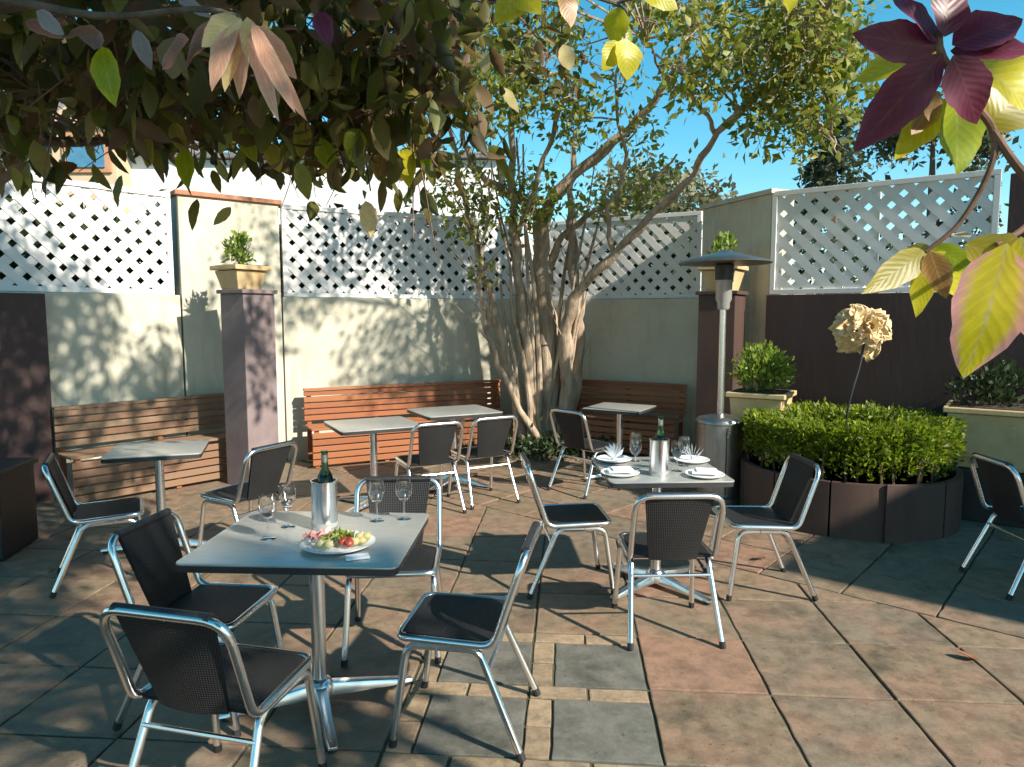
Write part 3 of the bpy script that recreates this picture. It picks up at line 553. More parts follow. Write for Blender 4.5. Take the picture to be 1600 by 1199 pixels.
potted((-2.66, 6.98, 1.94), .13, .175, .23, 'cream_pot', 'shrub_leaf', [(0, -.02, .08, .11), (-.04, 0, .17, .1), (.0, 0, .25, .08)], 800, .07,
       'cream square pot standing on the mauve pillar', 'bright green plant in the pot on the mauve pillar', R(-33))
potted((2.2, 7.42, 1.94), .13, .18, .26, 'cream_pot', 'shrub_leaf', [(0, 0, .1, .12), (.02, 0, .22, .1)], 500, .08,
       'cream square pot standing on the pillar behind the heater', 'green plant in the pot on the pillar behind the heater', R(-33))
tag(MB().box((2.36, 6.62, .22), (.5, .5, .44), R(-33)).build('plinth', 'black_paint', None, False, .01), 'dark plinth under the cream pot beside the patio heater', 'plinth')
potted((2.36, 6.62, .445), .2, .235, .53, 'cream_pot', 'shrub_leaf', [(0, 0, .12, .2), (-.06, -.03, .26, .19), (.09, 0, .24, .17), (0, 0, .36, .13), (-.16, 0, .16, .13), (.17, 0, .14, .13)], 700, .06,
       'cream square planter with wide rim beside the patio heater', 'leafy lime green shrub in the planter beside the heater', R(-33))
tag(MB().box((4.02, 5.92, .21), (.8, .7, .42), R(-36)).build('plinth', 'black_paint', None, False, .01), 'dark plinth under the panelled planter near the brown boarding', 'plinth')
potted((4.05, 5.92, .425), .26, .285, .5, 'cream_pot', 'dark_shrub_leaf', [(-.1, 0, .12, .22), (.15, 0, .14, .22), (0, 0, .24, .2)], 380, .07,
       'large cream panelled planter behind the round hedge near the brown boarding', 'dark green shrub in the large panelled planter', R(-36), True)
# ------------------------------------------------------------ slatted benches along the walls
def bench(a, b, wood, label, front=True):
    a, b = Vector((*a, 0)), Vector((*b, 0)); d = b - a; L = d.length; d.normalize(); n = Vector((d.y, -d.x, 0))     # n points into the yard
    t = thing('slatted_bench', label, 'bench', tuple((a + b) / 2)); Mx = Matrix((d, n, Vector((0, 0, 1)))).transposed()
    def put(nm, u, k, z, su, sk, sz, m=wood): MB().box(a + d * u + n * k + Vector((0, 0, z)), (su, sk, sz), M=Mx).build(nm, m, t, False, .004)
    for i in range(5): put('back_slat', L / 2, .085 + random.uniform(-.003, .003), .515 + i * .071, L, .022, .056)
    put('top_rail', L / 2, .075, .845, L, .08, .024)
    for i in range(5): put('seat_slat', L / 2, .14 + i * .078, .435 + random.uniform(-.002, .002), L, .064, .024)
    for i in range(5): put('front_slat', L / 2, .475, .065 + i * .075, L - .01, .022, .06)
    k = max(2, int(L / .7) + 1)
    for i in range(k):
        u = .06 + (L - .12) * i / (k - 1); put('upright', u, .055, .42, .05, .036, .8, 'bench_wood'); put('leg', u, .445, .21, .05, .036, .415, 'bench_wood')
    return t
bench((-4.22, 6.38), (-3.0, 7.78), 'bench_worn', 'weathered slatted bench under the cream wall left of the mauve pillar')
bench((-2.42, 8.07), (-.2, 9.23), 'bench_wood', 'orange-brown slatted bench between the mauve pillar and the tree')
bench((.85, 9.3), (2.15, 8.55), 'bench_wood', 'dark red-brown slatted bench right of the tree trunk')
tag(MB().box((-3.78, 4.9, .3), (.5, .5, .58), R(10)).box((-3.78, 4.9, .61), (.55, .55, .04), R(10)).build('storage_box', 'black_paint', None, False, .012), 'black lidded box standing before the dark brown wall panel', 'box')
# ------------------------------------------------------------ chairs
def uvgrid(fn, nu, nv, name, mat, th=.012, tx=1.0, ty=1.0):
    vs = []; uv = []
    for s in (0, 1):
        for j in range(nv + 1):
            for i in range(nu + 1):
                vs.append(fn(i / nu, j / nv, s * th)); uv.append((i / nu * tx, j / nv * ty))
    N = (nu + 1) * (nv + 1); fs = []
    ix = lambda i, j, s: s * N + j * (nu + 1) + i
    for j in range(nv):
        for i in range(nu):
            fs.append((ix(i, j, 0), ix(i, j + 1, 0), ix(i + 1, j + 1, 0), ix(i + 1, j, 0))); fs.append((ix(i, j, 1), ix(i + 1, j, 1), ix(i + 1, j + 1, 1), ix(i, j + 1, 1)))
    for i in range(nu): fs += [(ix(i, 0, 0), ix(i + 1, 0, 0), ix(i + 1, 0, 1), ix(i, 0, 1)), (ix(i, nv, 1), ix(i + 1, nv, 1), ix(i + 1, nv, 0), ix(i, nv, 0))]
    for j in range(nv): fs += [(ix(0, j, 1), ix(0, j + 1, 1), ix(0, j + 1, 0), ix(0, j, 0)), (ix(nu, j, 0), ix(nu, j + 1, 0), ix(nu, j + 1, 1), ix(nu, j, 1))]
    me = bpy.data.meshes.new(name); me.from_pydata(vs, [], fs); ul = me.uv_layers.new(name='UVMap')
    for lp in me.loops: ul.data[lp.index].uv = uv[lp.vertex_index]
    me.materials.append(MATS[mat]); me.polygons.foreach_set('use_smooth', [True] * len(me.polygons))
    try: me.set_sharp_from_angle(angle=R(45))
    except Exception: pass
    return me
def make_chair():
    t = local(thing('cafe_chair', 'chair', 'chair'))
    hw = .222; tr = .0152
    loop = fillet([(-hw + .012, .215, .44), (-hw, -.165, .432), (-hw, -.285, .79), (hw, -.285, .79), (hw, -.165, .432), (hw - .012, .215, .44)], [.05, .05, .085, .085, .05, .05], 6, True)
    MB().tube(loop, tr, 10, True).build('frame', 'aluminium', t)
    for s in (-1, 1):
        lf = MB().tube(fillet([(s * .225, .235, .012), (s * .205, .18, .408), (s * .203, .06, .408)], .05, 5), tr, 9).build('leg', 'aluminium', t)
        MB().tube([(s * .2253, .2363, 0), (s * .224, .233, .03)], .0165, 9).build('foot_cap', 'rubber', lf)
        lr = MB().tube(fillet([(s * .235, -.275, .012), (s * .203, -.105, .408), (s * .203, .055, .408)], .045, 5), tr, 9).build('leg', 'aluminium', t)
        MB().tube([(s * .236, -.28, 0), (s * .2345, -.268, .03)], .0165, 9).build('foot_cap', 'rubber', lr)
    MB().tube([(-.21, -.145, .335), (.21, -.145, .335)], .009, 8).build('stretcher', 'aluminium', t)
    MB().tube([(-.205, .12, .41), (.205, .12, .41)], .01, 8).build('seat_rail', 'aluminium', t)
    MB().tube([(-.205, -.08, .41), (.205, -.08, .41)], .01, 8).build('seat_rail', 'aluminium', t)
    def seat(u, v, k):
        w = .2 * (1 - .06 * (v ** 4)); x = (u - .5) * 2 * w; y = -.155 + v * .365
        y -= .025 * max(0, v - .8) / .2 * abs(2 * u - 1) ** 6
        return (x, y, .432 + .008 * v - .012 * math.sin(math.pi * u) * math.sin(math.pi * v) + k)
    obj('seat', uvgrid(seat, 14, 12, 'seat', 'wicker', .012, 1, .9), t)
    def back(u, v, k):
        w = .125 + .05 * v; y0 = -.155 - .122 * v; z = .43 + .368 * v
        bow = .022 * (1 - (2 * u - 1) ** 2) * (1 - .6 * v)
        return ((u - .5) * 2 * w, y0 - bow - k * .95 + .008, z - k * .3)
    obj('backrest', uvgrid(back, 12, 14, 'backrest', 'wicker', .014, .8, 1), t)
    pts = [(-.172, -.279, .792), (.172, -.279, .792)]
    MB().tube(pts, .0185, 9).build('top_wrap', 'wicker_plain', t)
    return t
simple('wicker_plain', (.01, .01, .011), (.03, .03, .032), .45, scale=40, bs=220, bstr=.5, bd=.002)
GC = 'aluminium chairs with black woven seats'
chairs = [
 (-.98, 2.30, -14, 'black woven chair at the edge of the food table, opposite the wine cooler side'),
 (-1.31, 2.93, -97, 'black woven chair at the food table on the side toward the black lidded box'),
 (-.6, 3.50, 184, 'black woven chair behind the wine cooler, facing the plate of food'),
 (-.2, 2.8, 81, 'black woven chair standing across the grey slate tiles with its seat in full view'),
 (.825, 3.70, 2, 'woven chair at the laid table with its feet on pink paving, facing the heater side'),
 (.36, 4.32, -85, 'black woven chair at the laid table on the side toward the tree and bench'),
 (1.52, 4.27, 91, 'black woven chair between the laid table and the round hedge planter'),
 (3.24, 4.27, -92, 'black woven chair beside the round planter, turned away from the laid table'),
 (-2.62, 4.42, -62, 'black woven chair in front of the black lidded box, facing the bare table'),
 (-1.88, 4.88, 62, 'black woven chair beside the mauve pillar, turned to the bare table'),
 (-.74, 6.02, 28, 'black woven chair facing the orange bench, further from the tree'),
 (-.28, 6.36, 30, 'black woven chair facing the orange bench, close to the tree'),
 (.72, 6.72, -48, 'black woven chair before the tree trunk at the small table by the dark red bench'),
]
proto = make_chair()
for i, (x, y, a, lab) in enumerate(chairs):
    o = proto if i == len(chairs) - 1 else None
    if o is None: o = copy_tree(proto)
    o.location = (x, y, .003); o.rotation_euler = (0, 0, R(a)); tag(o, lab, 'chair', GC)
# ------------------------------------------------------------ tables
def make_table(loc, rz, w, d, base_rz, label):
    t = local(thing('cafe_table', label, 'table', loc, R(rz), 'steel pedestal tables'))
    def rr(w, d, r):
        return [(sx * (w / 2 - r) + r * math.cos(a), sy * (d / 2 - r) + r * math.sin(a)) for sx, sy, a0 in ((1, 1, 0), (-1, 1, 90), (-1, -1, 180), (1, -1, 270)) for a in (R(a0), R(a0 + 45), R(a0 + 90))]
    MB().prism(rr(w, d, .03), .7345, .742).build('table_top', 'steel', t, True, .002)
    MB().prism(rr(w - .006, d - .006, .03), .708, .734).build('edge_band', 'dark_edge', t, True)
    MB().lathe([(.17, .7), (.17, .707), (.04, .707)], 16).build('top_plate', 'aluminium', t)
    MB().lathe([(.031, .06), (.031, .70)], 18).build('column', 'aluminium', t)
    MB().lathe([(.06, .03), (.062, .075), (.045, .1), (.032, .11)], 18).build('hub', 'aluminium', t)
    for k in range(4):
        a = R(base_rz - rz + 90 * k); c, s = math.cos(a), math.sin(a)
        f = MB(); prev = []
        for q, (r, hw, zt, zb) in enumerate(((.04, .034, .085, .03), (.2, .03, .062, .022), (.36, .026, .036, .016), (.41, .02, .028, .014))):
            prev += [(c * r - s * e * hw, s * r + c * e * hw, z) for e, z in ((-1, zb), (1, zb), (.7, zt), (-.7, zt))]
        fs = [(q * 4 + i, q * 4 + (i + 1) % 4, (q + 1) * 4 + (i + 1) % 4, (q + 1) * 4 + i) for q in range(3) for i in range(4)] + [(3, 2, 1, 0), (12, 13, 14, 15)]
        ft = f.add(prev, fs).build('foot', 'aluminium', t, True, .004)
        MB().lathe([(.022, 0), (.022, .016)], 12, (c * .38, s * .38, 0)).build('pad', 'rubber', ft)
    return t
make_table((-.84, 2.94, .003), -3, .86, .74, 22, 'steel table with the plate of food, wine cooler and glasses')
make_table((.90, 4.28, .003), 3, .72, .72, 40, 'steel table laid with white plates, napkins and glasses')
make_table((-2.52, 4.95, .003), 18, .62, .6, 10, 'bare pale table in front of the weathered bench')
make_table((-1.22, 6.12, .003), 27, .72, .68, 60, 'bare table at the orange bench, near the mauve pillar')
make_table((-.58, 6.98, .003), 27, .78, .68, 60, 'bare table at the orange bench, near the tree')
make_table((1.12, 7.25, .003), -30, .6, .6, 20, 'small bare table before the dark red bench right of the tree')
TZ = .7455
# ------------------------------------------------------------ things on the tables
def cooler(x, y, lab, lab2):
    t = local(thing('wine_cooler', lab, 'wine cooler', (x, y, TZ)))
    MB().lathe([(.0, .0), (.055, .0), (.056, .004), (.056, .205), (.059, .21), (.059, .215), (.053, .215), (.052, .02), (0, .018)], 28).build('sleeve', 'aluminium', t)
    MB().lathe([(.0575, .012), (.0575, .03)], 28).build('base_band', 'steel', t)
    b = local(thing('wine_bottle', lab2, 'bottle', (x + .006, y, TZ + .025)))
    MB().lathe([(0, 0), (.036, 0), (.037, .01), (.037, .185), (.03, .215), (.0155, .245), (.014, .31), (.016, .312), (.016, .322), (0, .322)], 22).build('glass_body', 'bottle_glass', b)
    MB().lathe([(.0148, .262), (.0152, .305)], 18).build('foil', 'aluminium', b)
cooler(-.83, 3.05, 'brushed steel wine cooler beside the plate of food', 'green wine bottle in the cooler beside the plate')
cooler(.87, 4.10, 'pale steel wine cooler among the white plates', 'green wine bottle in the cooler among the white plates')
def make_glass():
    t = local(thing('wine_glass', 'wine glass', 'glass'))
    MB().lathe([(0, 0), (.032, 0), (.031, .003), (.006, .006), (.004, .012)], 20).build('foot', 'glass', t)
    MB().lathe([(.004, .012), (.0035, .08)], 12).build('stem', 'glass', t)
    MB().lathe([(.0035, .08), (.02, .09), (.036, .12), (.038, .145), (.032, .185), (.0308, .185), (.0365, .145), (.0345, .121), (.019, .092), (0, .086)], 22).build('bowl', 'glass', t); return t
gp = make_glass()
gl = [(-.62, 3.16, 'wine glass standing between the cooler and the far chair, left of its pair'), (-.5, 3.19, 'wine glass standing at the table corner by the far chair'),
      (-1.03, 2.9, 'wine glass on the bare side of the food table, closer to the edge'), (-1.0, 3.07, 'wine glass on the bare side of the food table, behind its twin'),
      (.76, 4.27, 'wine glass on the laid table between cooler and standing napkin'), (1.0, 4.2, 'wine glass right beside the pale cooler on the laid table'), (1.08, 4.36, 'wine glass in front of the patio heater base on the laid table'), (.8, 4.5, 'wine glass on the laid table on the side toward the tree')]
for i, (x, y, lab) in enumerate(gl):
    o = gp if i == len(gl) - 1 else copy_tree(gp)
    o.location = (x, y, TZ); tag(o, lab, 'glass', 'wine glasses on the tables')
def plate(x, y, r, lab, grp=None):
    o = MB().lathe([(0, .004), (r * .55, .004), (r * .6, 0), (r * .66, 0), (r * .98, .016), (r, .019), (r * .97, .021), (r * .68, .009), (0, .008)], 36).build('plate', 'porcelain', None, loc=(x, y, TZ)); return tag(o, lab, 'plate', grp)
plate(-.71, 2.80, .15, 'white plate heaped with ham, cheese and salad')
def chunk(name, mat, pos, s, lab, cat, rot):
    m = bmesh.new(); bmesh.ops.create_icosphere(m, subdivisions=2, radius=1)
    for v in m.verts:
        v.co *= 1 + .28 * math.sin(v.co.x * 5 + pos[0] * 90) * math.cos(v.co.y * 6 + pos[1] * 70) + random.uniform(-.06, .06); v.co = Vector((v.co.x * s[0], v.co.y * s[1], v.co.z * s[2]))
    me = bpy.data.meshes.new(name); m.to_mesh(me); m.free(); me.materials.append(MATS[mat]); me.polygons.foreach_set('use_smooth', [True] * len(me.polygons))
    o = obj(name, me, None, pos); o.rotation_euler = (random.uniform(-.3, .3), random.uniform(-.3, .3), rot); return tag(o, lab, cat)
def fold(name, mat, c, r, lab, cat, rot, ruff=5):
    pts = []; nu, nv = 18, 5
    for j in range(nv + 1):
        for i in range(nu + 1):
            a = 2 * math.pi * i / nu; k = j / nv; pts.append((r * k * math.cos(a) * .9, r * k * math.sin(a) * .55, .012 + .6 * r * k * (.5 + .5 * math.sin(ruff * a + rot)) + r * .25 * (1 - k)))
    fs = [(j * (nu + 1) + i, j * (nu + 1) + i + 1, (j + 1) * (nu + 1) + i + 1, (j + 1) * (nu + 1) + i) for j in range(nv) for i in range(nu)]
    o = MB().add(pts, fs).build(name, mat, None, loc=c); o.rotation_euler = (0, 0, rot); return tag(o, lab, cat, lab)
PX, PY, PZ = -.71, 2.80, TZ + .014
for k, (dx, dy, r) in enumerate(((-.1, .02, .042), (-.075, -.035, .04), (-.055, .03, .045), (-.11, -.015, .035))):
    fold('ham_slice', 'ham', (PX + dx, PY + dy, PZ + .005 + .008 * (k % 2)), r, 'pink ruffled ham slice at one end of the plate', 'ham', k * 1.3, 4)
for k, (dx, dy, r) in enumerate(((-.02, -.04, .045), (.005, .03, .05), (.03, .0, .045), (.0, -.005, .05))):
    fold('salad_leaf', 'salad_leaf', (PX + dx, PY + dy, PZ + .008), r, 'green ruffled salad leaf in the middle of the plate', 'salad', k * 1.9, 6)
for k, (dx, dy) in enumerate(((-.03, -.06), (-.055, -.065), (-.02, -.075), (.085, .02), (.1, -.02), (.075, -.035), (.11, .01), (.09, -.005), (.12, -.01))):
    c = chunk('cheese_chunk', 'cheese', (PX + dx, PY + dy, PZ + .018 + (.014 if k > 6 else 0)), (.021, .018, .016), 'pale yellow cheese chunk on the plate', 'cheese', k * .7); c['group'] = 'cheese chunks on the plate'
for k, (dx, dy) in enumerate(((.03, -.05), (.055, -.03), (.045, .02), (.03, -.02), (.06, -.06))):
    c = chunk('tomato_piece', 'tomato', (PX + dx, PY + dy, PZ + .02), (.019, .017, .014), 'dark red tomato piece beside the cheese on the plate', 'tomato', k); c['group'] = 'tomato pieces on the plate'
for (dx, dy) in ((.0, -.055), (.012, .0), (-.015, .02)):
    c = chunk('olive', 'olive_fruit', (PX + dx, PY + dy, PZ + .03), (.011, .009, .009), 'dark green olive on the salad', 'olive', dx * 50); c['group'] = 'olives on the plate'
tag(MB().box((-.60, 2.655, TZ + .006), (.09, .05, .009), R(20)).build('folded_napkin', 'linen', None, False, .003), 'small folded white napkin at the table edge by the plate', 'napkin')
for x, y, lab in ((.66, 4.5, 'white plate on the laid table under the standing napkin'), (.64, 4.1, 'white plate at the place before the chair by the tree side'), (1.16, 4.48, 'white plate on the laid table nearest the patio heater base'), (1.13, 4.06, 'white plate at the corner of the laid table by the planter chair')):
    plate(x, y, .115, lab)
def napkin(x, y, rz, lab, h=.11):
    m = MB()
    for k in range(7):
        a = R(-62 + k * 20); m.add([(0, 0, 0), (.0, .012, 0), (.09 * math.sin(a), .006, h * (.35 + .65 * math.cos(a))), (.055 * math.sin(a + .17), -.012, h * .8 * math.cos(a + .17))], [(0, 1, 2), (0, 2, 3), (1, 3, 2), (0, 3, 1)])
    o = m.build('standing_napkin', 'linen', None, loc=(x, y, TZ + .012)); o.rotation_euler = (0, 0, R(rz)); tag(o, lab, 'napkin')
napkin(.66, 4.5, 15, 'white fan-folded napkin on the plate toward the tree'); napkin(1.16, 4.48, -25, 'white fan-folded napkin on the plate by the heater')
for x, y, rz, lab in ((.64, 4.1, 6, 'flat folded white napkin on the plate by the tree side chair'), (1.13, 4.06, -8, 'flat folded white napkin on the plate by the planter chair')):
    tag(MB().box((x, y, TZ + .027), (.15, .09, .012), R(rz)).box((x + .01, y, TZ + .0385), (.12, .085, .008), R(rz)).build('folded_napkin', 'linen', None, False, .003), lab, 'napkin')
# ------------------------------------------------------------ patio heater
h = local(thing('patio_heater', 'stainless steel patio heater with mushroom hood beside the laid table', 'heater', (1.89, 6.33, 0)))
MB().lathe([(.235, .0), (.24, .02), (.24, .06), (.21, .08)], 32).build('base', 'heater_steel', h)
MB().lathe([(.205, .08), (.205, .72), (.215, .725), (.215, .745), (.2, .765), (.06, .8), (.035, .8)], 32).build('gas_housing', 'heater_steel', h)
MB().box((-.0, -.203, .4), (.012, .01, .6)).build('housing_seam', 'dark_edge', h, False)
MB().lathe([(.031, .8), (.031, 1.75)], 16).build('pole', 'aluminium', h)
MB().lathe([(.045, 1.74), (.055, 1.76), (.055, 1.8), (.07, 1.83), (.072, 1.98), (.085, 2.0)], 24).build('burner', 'steel', h)
MB().lathe([(.078, 2.0), (.085, 2.13), (.06, 2.16)], 24).build('emitter_screen', 'dark_edge', h)
MB().lathe([(.40, 2.145), (.405, 2.15), (.39, 2.165), (.2, 2.215), (.09, 2.24), (.05, 2.262), (0, 2.265), (0, 2.255), (.08, 2.232), (.2, 2.2), (.385, 2.152)], 40).build('hood', 'heater_steel', h)
for k in range(3):
    a = R(30 + 120 * k); MB().tube([(.06 * math.cos(a), .06 * math.sin(a), 2.14), (.09 * math.cos(a), .09 * math.sin(a), 2.225)], .005, 6).build('hood_strut', 'aluminium', h)
# ------------------------------------------------------------ round planter with hedge and rose sculpture
CP = (2.87, 5.97); RP = .86
pl = thing('round_planter', 'round raised bed of curved rust-brown panels around the clipped hedge', 'planter', (*CP, 0))
for k in range(12):
    a0, a1 = R(-92 + 30 * k + .5), R(-92 + 30 * (k + 1) - .5); N = 6
    pts = []
    for r in (RP, RP - .05):
        for z in (0, .43):
            pts.append([(CP[0] + r * math.cos(a0 + (a1 - a0) * i / N), CP[1] + r * math.sin(a0 + (a1 - a0) * i / N), z) for i in range(N + 1)])
    vs = sum(pts, []); q = N + 1; fs = []
    for i in range(N): fs += [(i, i + 1, q + i + 1, q + i), (2 * q + i, 3 * q + i, 3 * q + i + 1, 2 * q + i + 1), (q + i, q + i + 1, 3 * q + i + 1, 3 * q + i)]
    fs += [(0, q, 3 * q, 2 * q), (N, 2 * q + N, 3 * q + N, q + N)]
    MB().add(vs, fs).build('panel', 'corten', pl)
for a in (-92, 28, 148):
    a = R(a); MB().box((CP[0] + (RP + .012) * math.cos(a), CP[1] + (RP + .012) * math.sin(a), .222), (.025, .15, .445), a).build('strap', 'corten', pl, False, .004)
MB().lathe([(0, .37), (RP - .055, .37)], 40, (*CP, 0)).build('soil', 'soil', pl, False)
hd = thing('clipped_hedge', 'bright green clipped box hedge growing round the circular planter', 'hedge', (*CP, .37))
n = 30000; an = np.random.uniform(0, 2 * math.pi, n); rr = .36 + .45 * np.random.uniform(0, 1, n) ** .6
zz = .43 + .40 * np.random.uniform(0, 1, n) ** .62; edge = .02 * np.sin(an * 9) + .015 * np.sin(an * 23 + 1)
rr += edge; zz += edge * .6 + np.random.normal(0, .012, n)
rr -= .05 * np.clip((zz - .8) / .1, 0, 1) ** 2 * (rr > .7); keep = ~((zz < .56) & (np.random.uniform(0, 1, n) < .55)); an, rr, zz = an[keep], rr[keep], zz[keep]
pos = np.stack([CP[0] + rr * np.cos(an), CP[1] + rr * np.sin(an), zz], 1)
dr = np.stack([np.cos(an), np.sin(an), np.full(len(an), .9)], 1) + rnd_dirs(len(an)) * .8
stuff(obj('foliage', foliage_mesh('foliage', 'hedge_leaf', pos, dr, np.random.uniform(.02, .06, len(an)) ** 1.0, LS), hd))
for k in range(34):
    a = 2 * math.pi * k / 34 + random.uniform(-.05, .05); r = random.uniform(.62, .76); x, y = CP[0] + r * math.cos(a), CP[1] + r * math.sin(a)
    MB().tube([(x, y, .36), (x + random.uniform(-.03, .03), y + random.uniform(-.03, .03), .52), (x + random.uniform(-.07, .07), y + random.uniform(-.07, .07), .74)], [.011, .009, .004], 5).build('stem', 'dark_bark', hd)
rs = thing('rose_sculpture', 'cream rose sculpture on a thin bent stem above the hedge', 'sculpture', (2.86, 5.92, .37))
RC = Vector((3.0, 5.9, 1.6))
MB().tube(smooth_path([(2.86, 5.92, .36), (2.84, 5.92, .8), (2.87, 5.91, 1.05), (2.93, 5.93, 1.25), (2.98, 5.95, 1.5)]), .011, 7).build('stem', 'stem_metal', rs)
face = Vector((-.02, -.95, .2)).normalized(); fx = face.cross(Vector((0, 0, 1))).normalized(); fz = fx.cross(face)
for ring, (cnt, r0, tilt, sz) in enumerate(((5, .03, 8, .09), (6, .07, 25, .11), (8, .11, 42, .12), (9, .15, 60, .13), (10, .18, 82, .15), (10, .17, 112, .14))):
    for k in range(cnt):
        a = 2 * math.pi * (k + .37 * ring) / cnt + random.uniform(-.3, .3); rad = fx * math.cos(a) + fz * math.sin(a); tan = -fx * math.sin(a) + fz * math.cos(a)
        tl = R(tilt + random.uniform(-18, 18)); out = (face * math.cos(tl) + rad * math.sin(tl)).normalized(); nrm = (rad * math.cos(tl) - face * math.sin(tl)).normalized()
        b = RC + rad * r0 * .5 - face * .03 * ring; vs = []; nu, nv = 6, 5; fs = []; s = sz * random.uniform(.88, 1.1)
        for j in range(nv + 1):
            for i in range(nu + 1):
                u, v = (i / nu - .5) * 2, j / nv; w = .62 * s * math.sin(math.pi * (.18 + .62 * v)) ; curl = s * (.32 * v * v - .28 * (u * u))
                vs.append(b + tan * u * w + out * s * v * (1 - .12 * u * u) * .9 + nrm * (curl + s * .22 * math.sin(6 * u + 3 * k) * v * v + r0 * .5))
        for j in range(nv):
            for i in range(nu): fs.append((j * (nu + 1) + i, j * (nu + 1) + i + 1, (j + 1) * (nu + 1) + i + 1, (j + 1) * (nu + 1) + i))
        o = MB().add(vs, fs).build('petal', 'rose_metal', rs); md = o.modifiers.new('solid', 'SOLIDIFY'); md.thickness = .005
# ------------------------------------------------------------ the courtyard tree
tr = thing('courtyard_tree', 'many-stemmed tree with pale twisting trunk between the two lattice walls', 'tree', (.36, 8.85, 0))
for i, P in enumerate(LIMBS):
    q = smooth_path(P, 5); pts = [Vector((p[0], p[1], p[2])) for p in q]; rad = [max(.006, p[3] * (1 + .12 * math.sin(j * 1.3 + i))) for j, p in enumerate(q)]
    if P[0][2] < .3:
        pts[0].z = -.03; rad[0] *= 1.35; rad[1] *= 1.15
    pts = [p + Vector((.018 * math.sin(j * 1.7 + i * 2), .018 * math.cos(j * 1.1 + i), 0)) for j, p in enumerate(pts)]
    MB().tube(pts, rad, 12).build('trunk' if P[0][3] > .1 else 'limb', 'bark', tr)
for k in range(16):
    a = random.uniform(0, 2 * math.pi); r = random.uniform(.08, .3); lean = Vector((math.cos(a) * .42, math.sin(a) * .18, 0)); b0 = Vector((.38 + r * math.cos(a), 8.78 + r * .5 * math.sin(a), -.03)); hh = random.uniform(1.9, 4.2)
    ps = [b0 + lean * (t ** 1.4) * hh * .42 + Vector((random.uniform(-.05, .05), random.uniform(-.04, .04), hh * t)) for t in (0, .2, .4, .6, .8, 1)]
    r0 = random.uniform(.022, .05); q = smooth_path(ps, 4)
    MB().tube(q, [r0 * (1 - .75 * j / len(q)) for j in range(len(q))], 8).build('stem', 'bark', tr)
br = MB()
ends = [Vector(p[:3]) for P in LIMBS for p in smooth_path(P, 3)[7:]]
for c in CROWN:
    C = Vector(c[:3]); b = min(ends, key=lambda e: (e - C).length)
    mid = (b + C) / 2 + Vector((random.uniform(-.1, .1), random.uniform(-.1, .1), random.uniform(0, .12)))
    br.tube(smooth_path([b, mid, C], 3), [.013, .012, .011, .010, .008, .006, .004], 5)
    for k in range(5): e = C + Vector(np.random.normal(size=3)) * c[3] * .55; br.tube([mid.lerp(C, .6), (C + e) / 2 + Vector((0, 0, .03)), e], [.005, .004, .002], 4)
for k in range(60):
    P = random.choice(LIMBS[:7]); p = random.choice(smooth_path(P, 4)[4:18]); b = Vector(p[:3]); d = Vector((random.uniform(-1, 1), random.uniform(-.8, .3), random.uniform(.6, 1.6))).normalized() * random.uniform(.25, .8)
    br.tube([b, b + d * .5 + Vector((0, 0, .03)), b + d], [.009, .006, .003], 5)
stuff(br.build('branches', 'bark', tr))
p = in_balls(CROWN, 74, .5)
stuff(obj('crown', foliage_mesh('crown', 'crown_leaf', p, rnd_dirs(len(p), .3), np.random.uniform(.06, .13, len(p)), LS), tr))
ug = thing('ground_ivy', 'low dark green plants around the foot of the tree trunk', 'plant', (.35, 8.5, 0))
p = np.stack([np.random.normal(.35, .42, 900), np.random.normal(8.45, .16, 900), np.abs(np.random.normal(0, .09, 900)) + .01], 1)
stuff(obj('foliage', foliage_mesh('foliage', 'dark_shrub_leaf', p, rnd_dirs(900) + np.array((0, 0, .8)), np.random.uniform(.06, .12, 900), LS), ug))
# ------------------------------------------------------------ overhanging trees: their trunks stand outside the picture
ft = thing('overhanging_tree', 'dark leafy tree hanging over the tables and the white lattice', 'tree', (-3.0, 1.7, 0))
MB().tube(smooth_path([(-3.0, 1.7, -.05), (-2.95, 1.72, .8), (-3.02, 1.75, 1.7), (-2.85, 1.8, 2.6), (-2.5, 2.2, 3.4), (-1.8, 2.8, 4.0)], 5), [.17 - .005 * i for i in range(26)], 12).build('trunk', 'dark_bark', ft)
for P in TWIGS_L:
    q = smooth_path(P, 4); MB().tube([tuple(a[:3]) for a in q], [max(.003, a[3] * .8) for a in q], 8).build('branch', 'dark_bark', ft)
MB().tube(smooth_path([(-2.9, 1.78, 2.3), (-2.6, 1.8, 2.45), TWIGS_L[0][0][:3]], 4), [.08, .078, .075, .07, .065, .06, .055, .052, .05], 9).build('branch', 'dark_bark', ft)
br = MB(); ends = [Vector(p[:3]) for P in TWIGS_L for p in smooth_path(P, 3)]
for c in CANOPY:
    C = Vector(c[:3]); b = min(ends, key=lambda e: (e - C).length)
    if (b - C).length > 1.4: b = C + Vector((-.5, -.3, .2))
    br.tube(smooth_path([b, (b + C) / 2 + Vector((0, 0, random.uniform(.02, .12))), C], 3), [.009, .009, .008, .008, .007, .005, .004], 5)
    for k in range(6): e = C + Vector(np.random.normal(size=3)) * c[3] * .6 + Vector((0, 0, -.06)); br.tube([C, (C + e) / 2 + Vector((0, 0, .03)), e], [.004, .003, .0015], 4)
stuff(br.build('branches', 'twig_bark', ft))
HIGH_SHADE = [(random.uniform(-3.6, -.7), random.uniform(1.0, 4.4), random.uniform(3.5, 5.0), random.uniform(.45, .65)) for k in range(84)]  # leaf clumps added above the view to darken the floor below
p = np.concatenate([in_balls(CANOPY, 75, .5), in_balls(HIGH_SHADE, 60, .5)])
stuff(obj('crown', foliage_mesh('crown', 'canopy_leaf', p, rnd_dirs(len(p), .9), np.random.uniform(.075, .135, len(p)), LT, .35), ft))
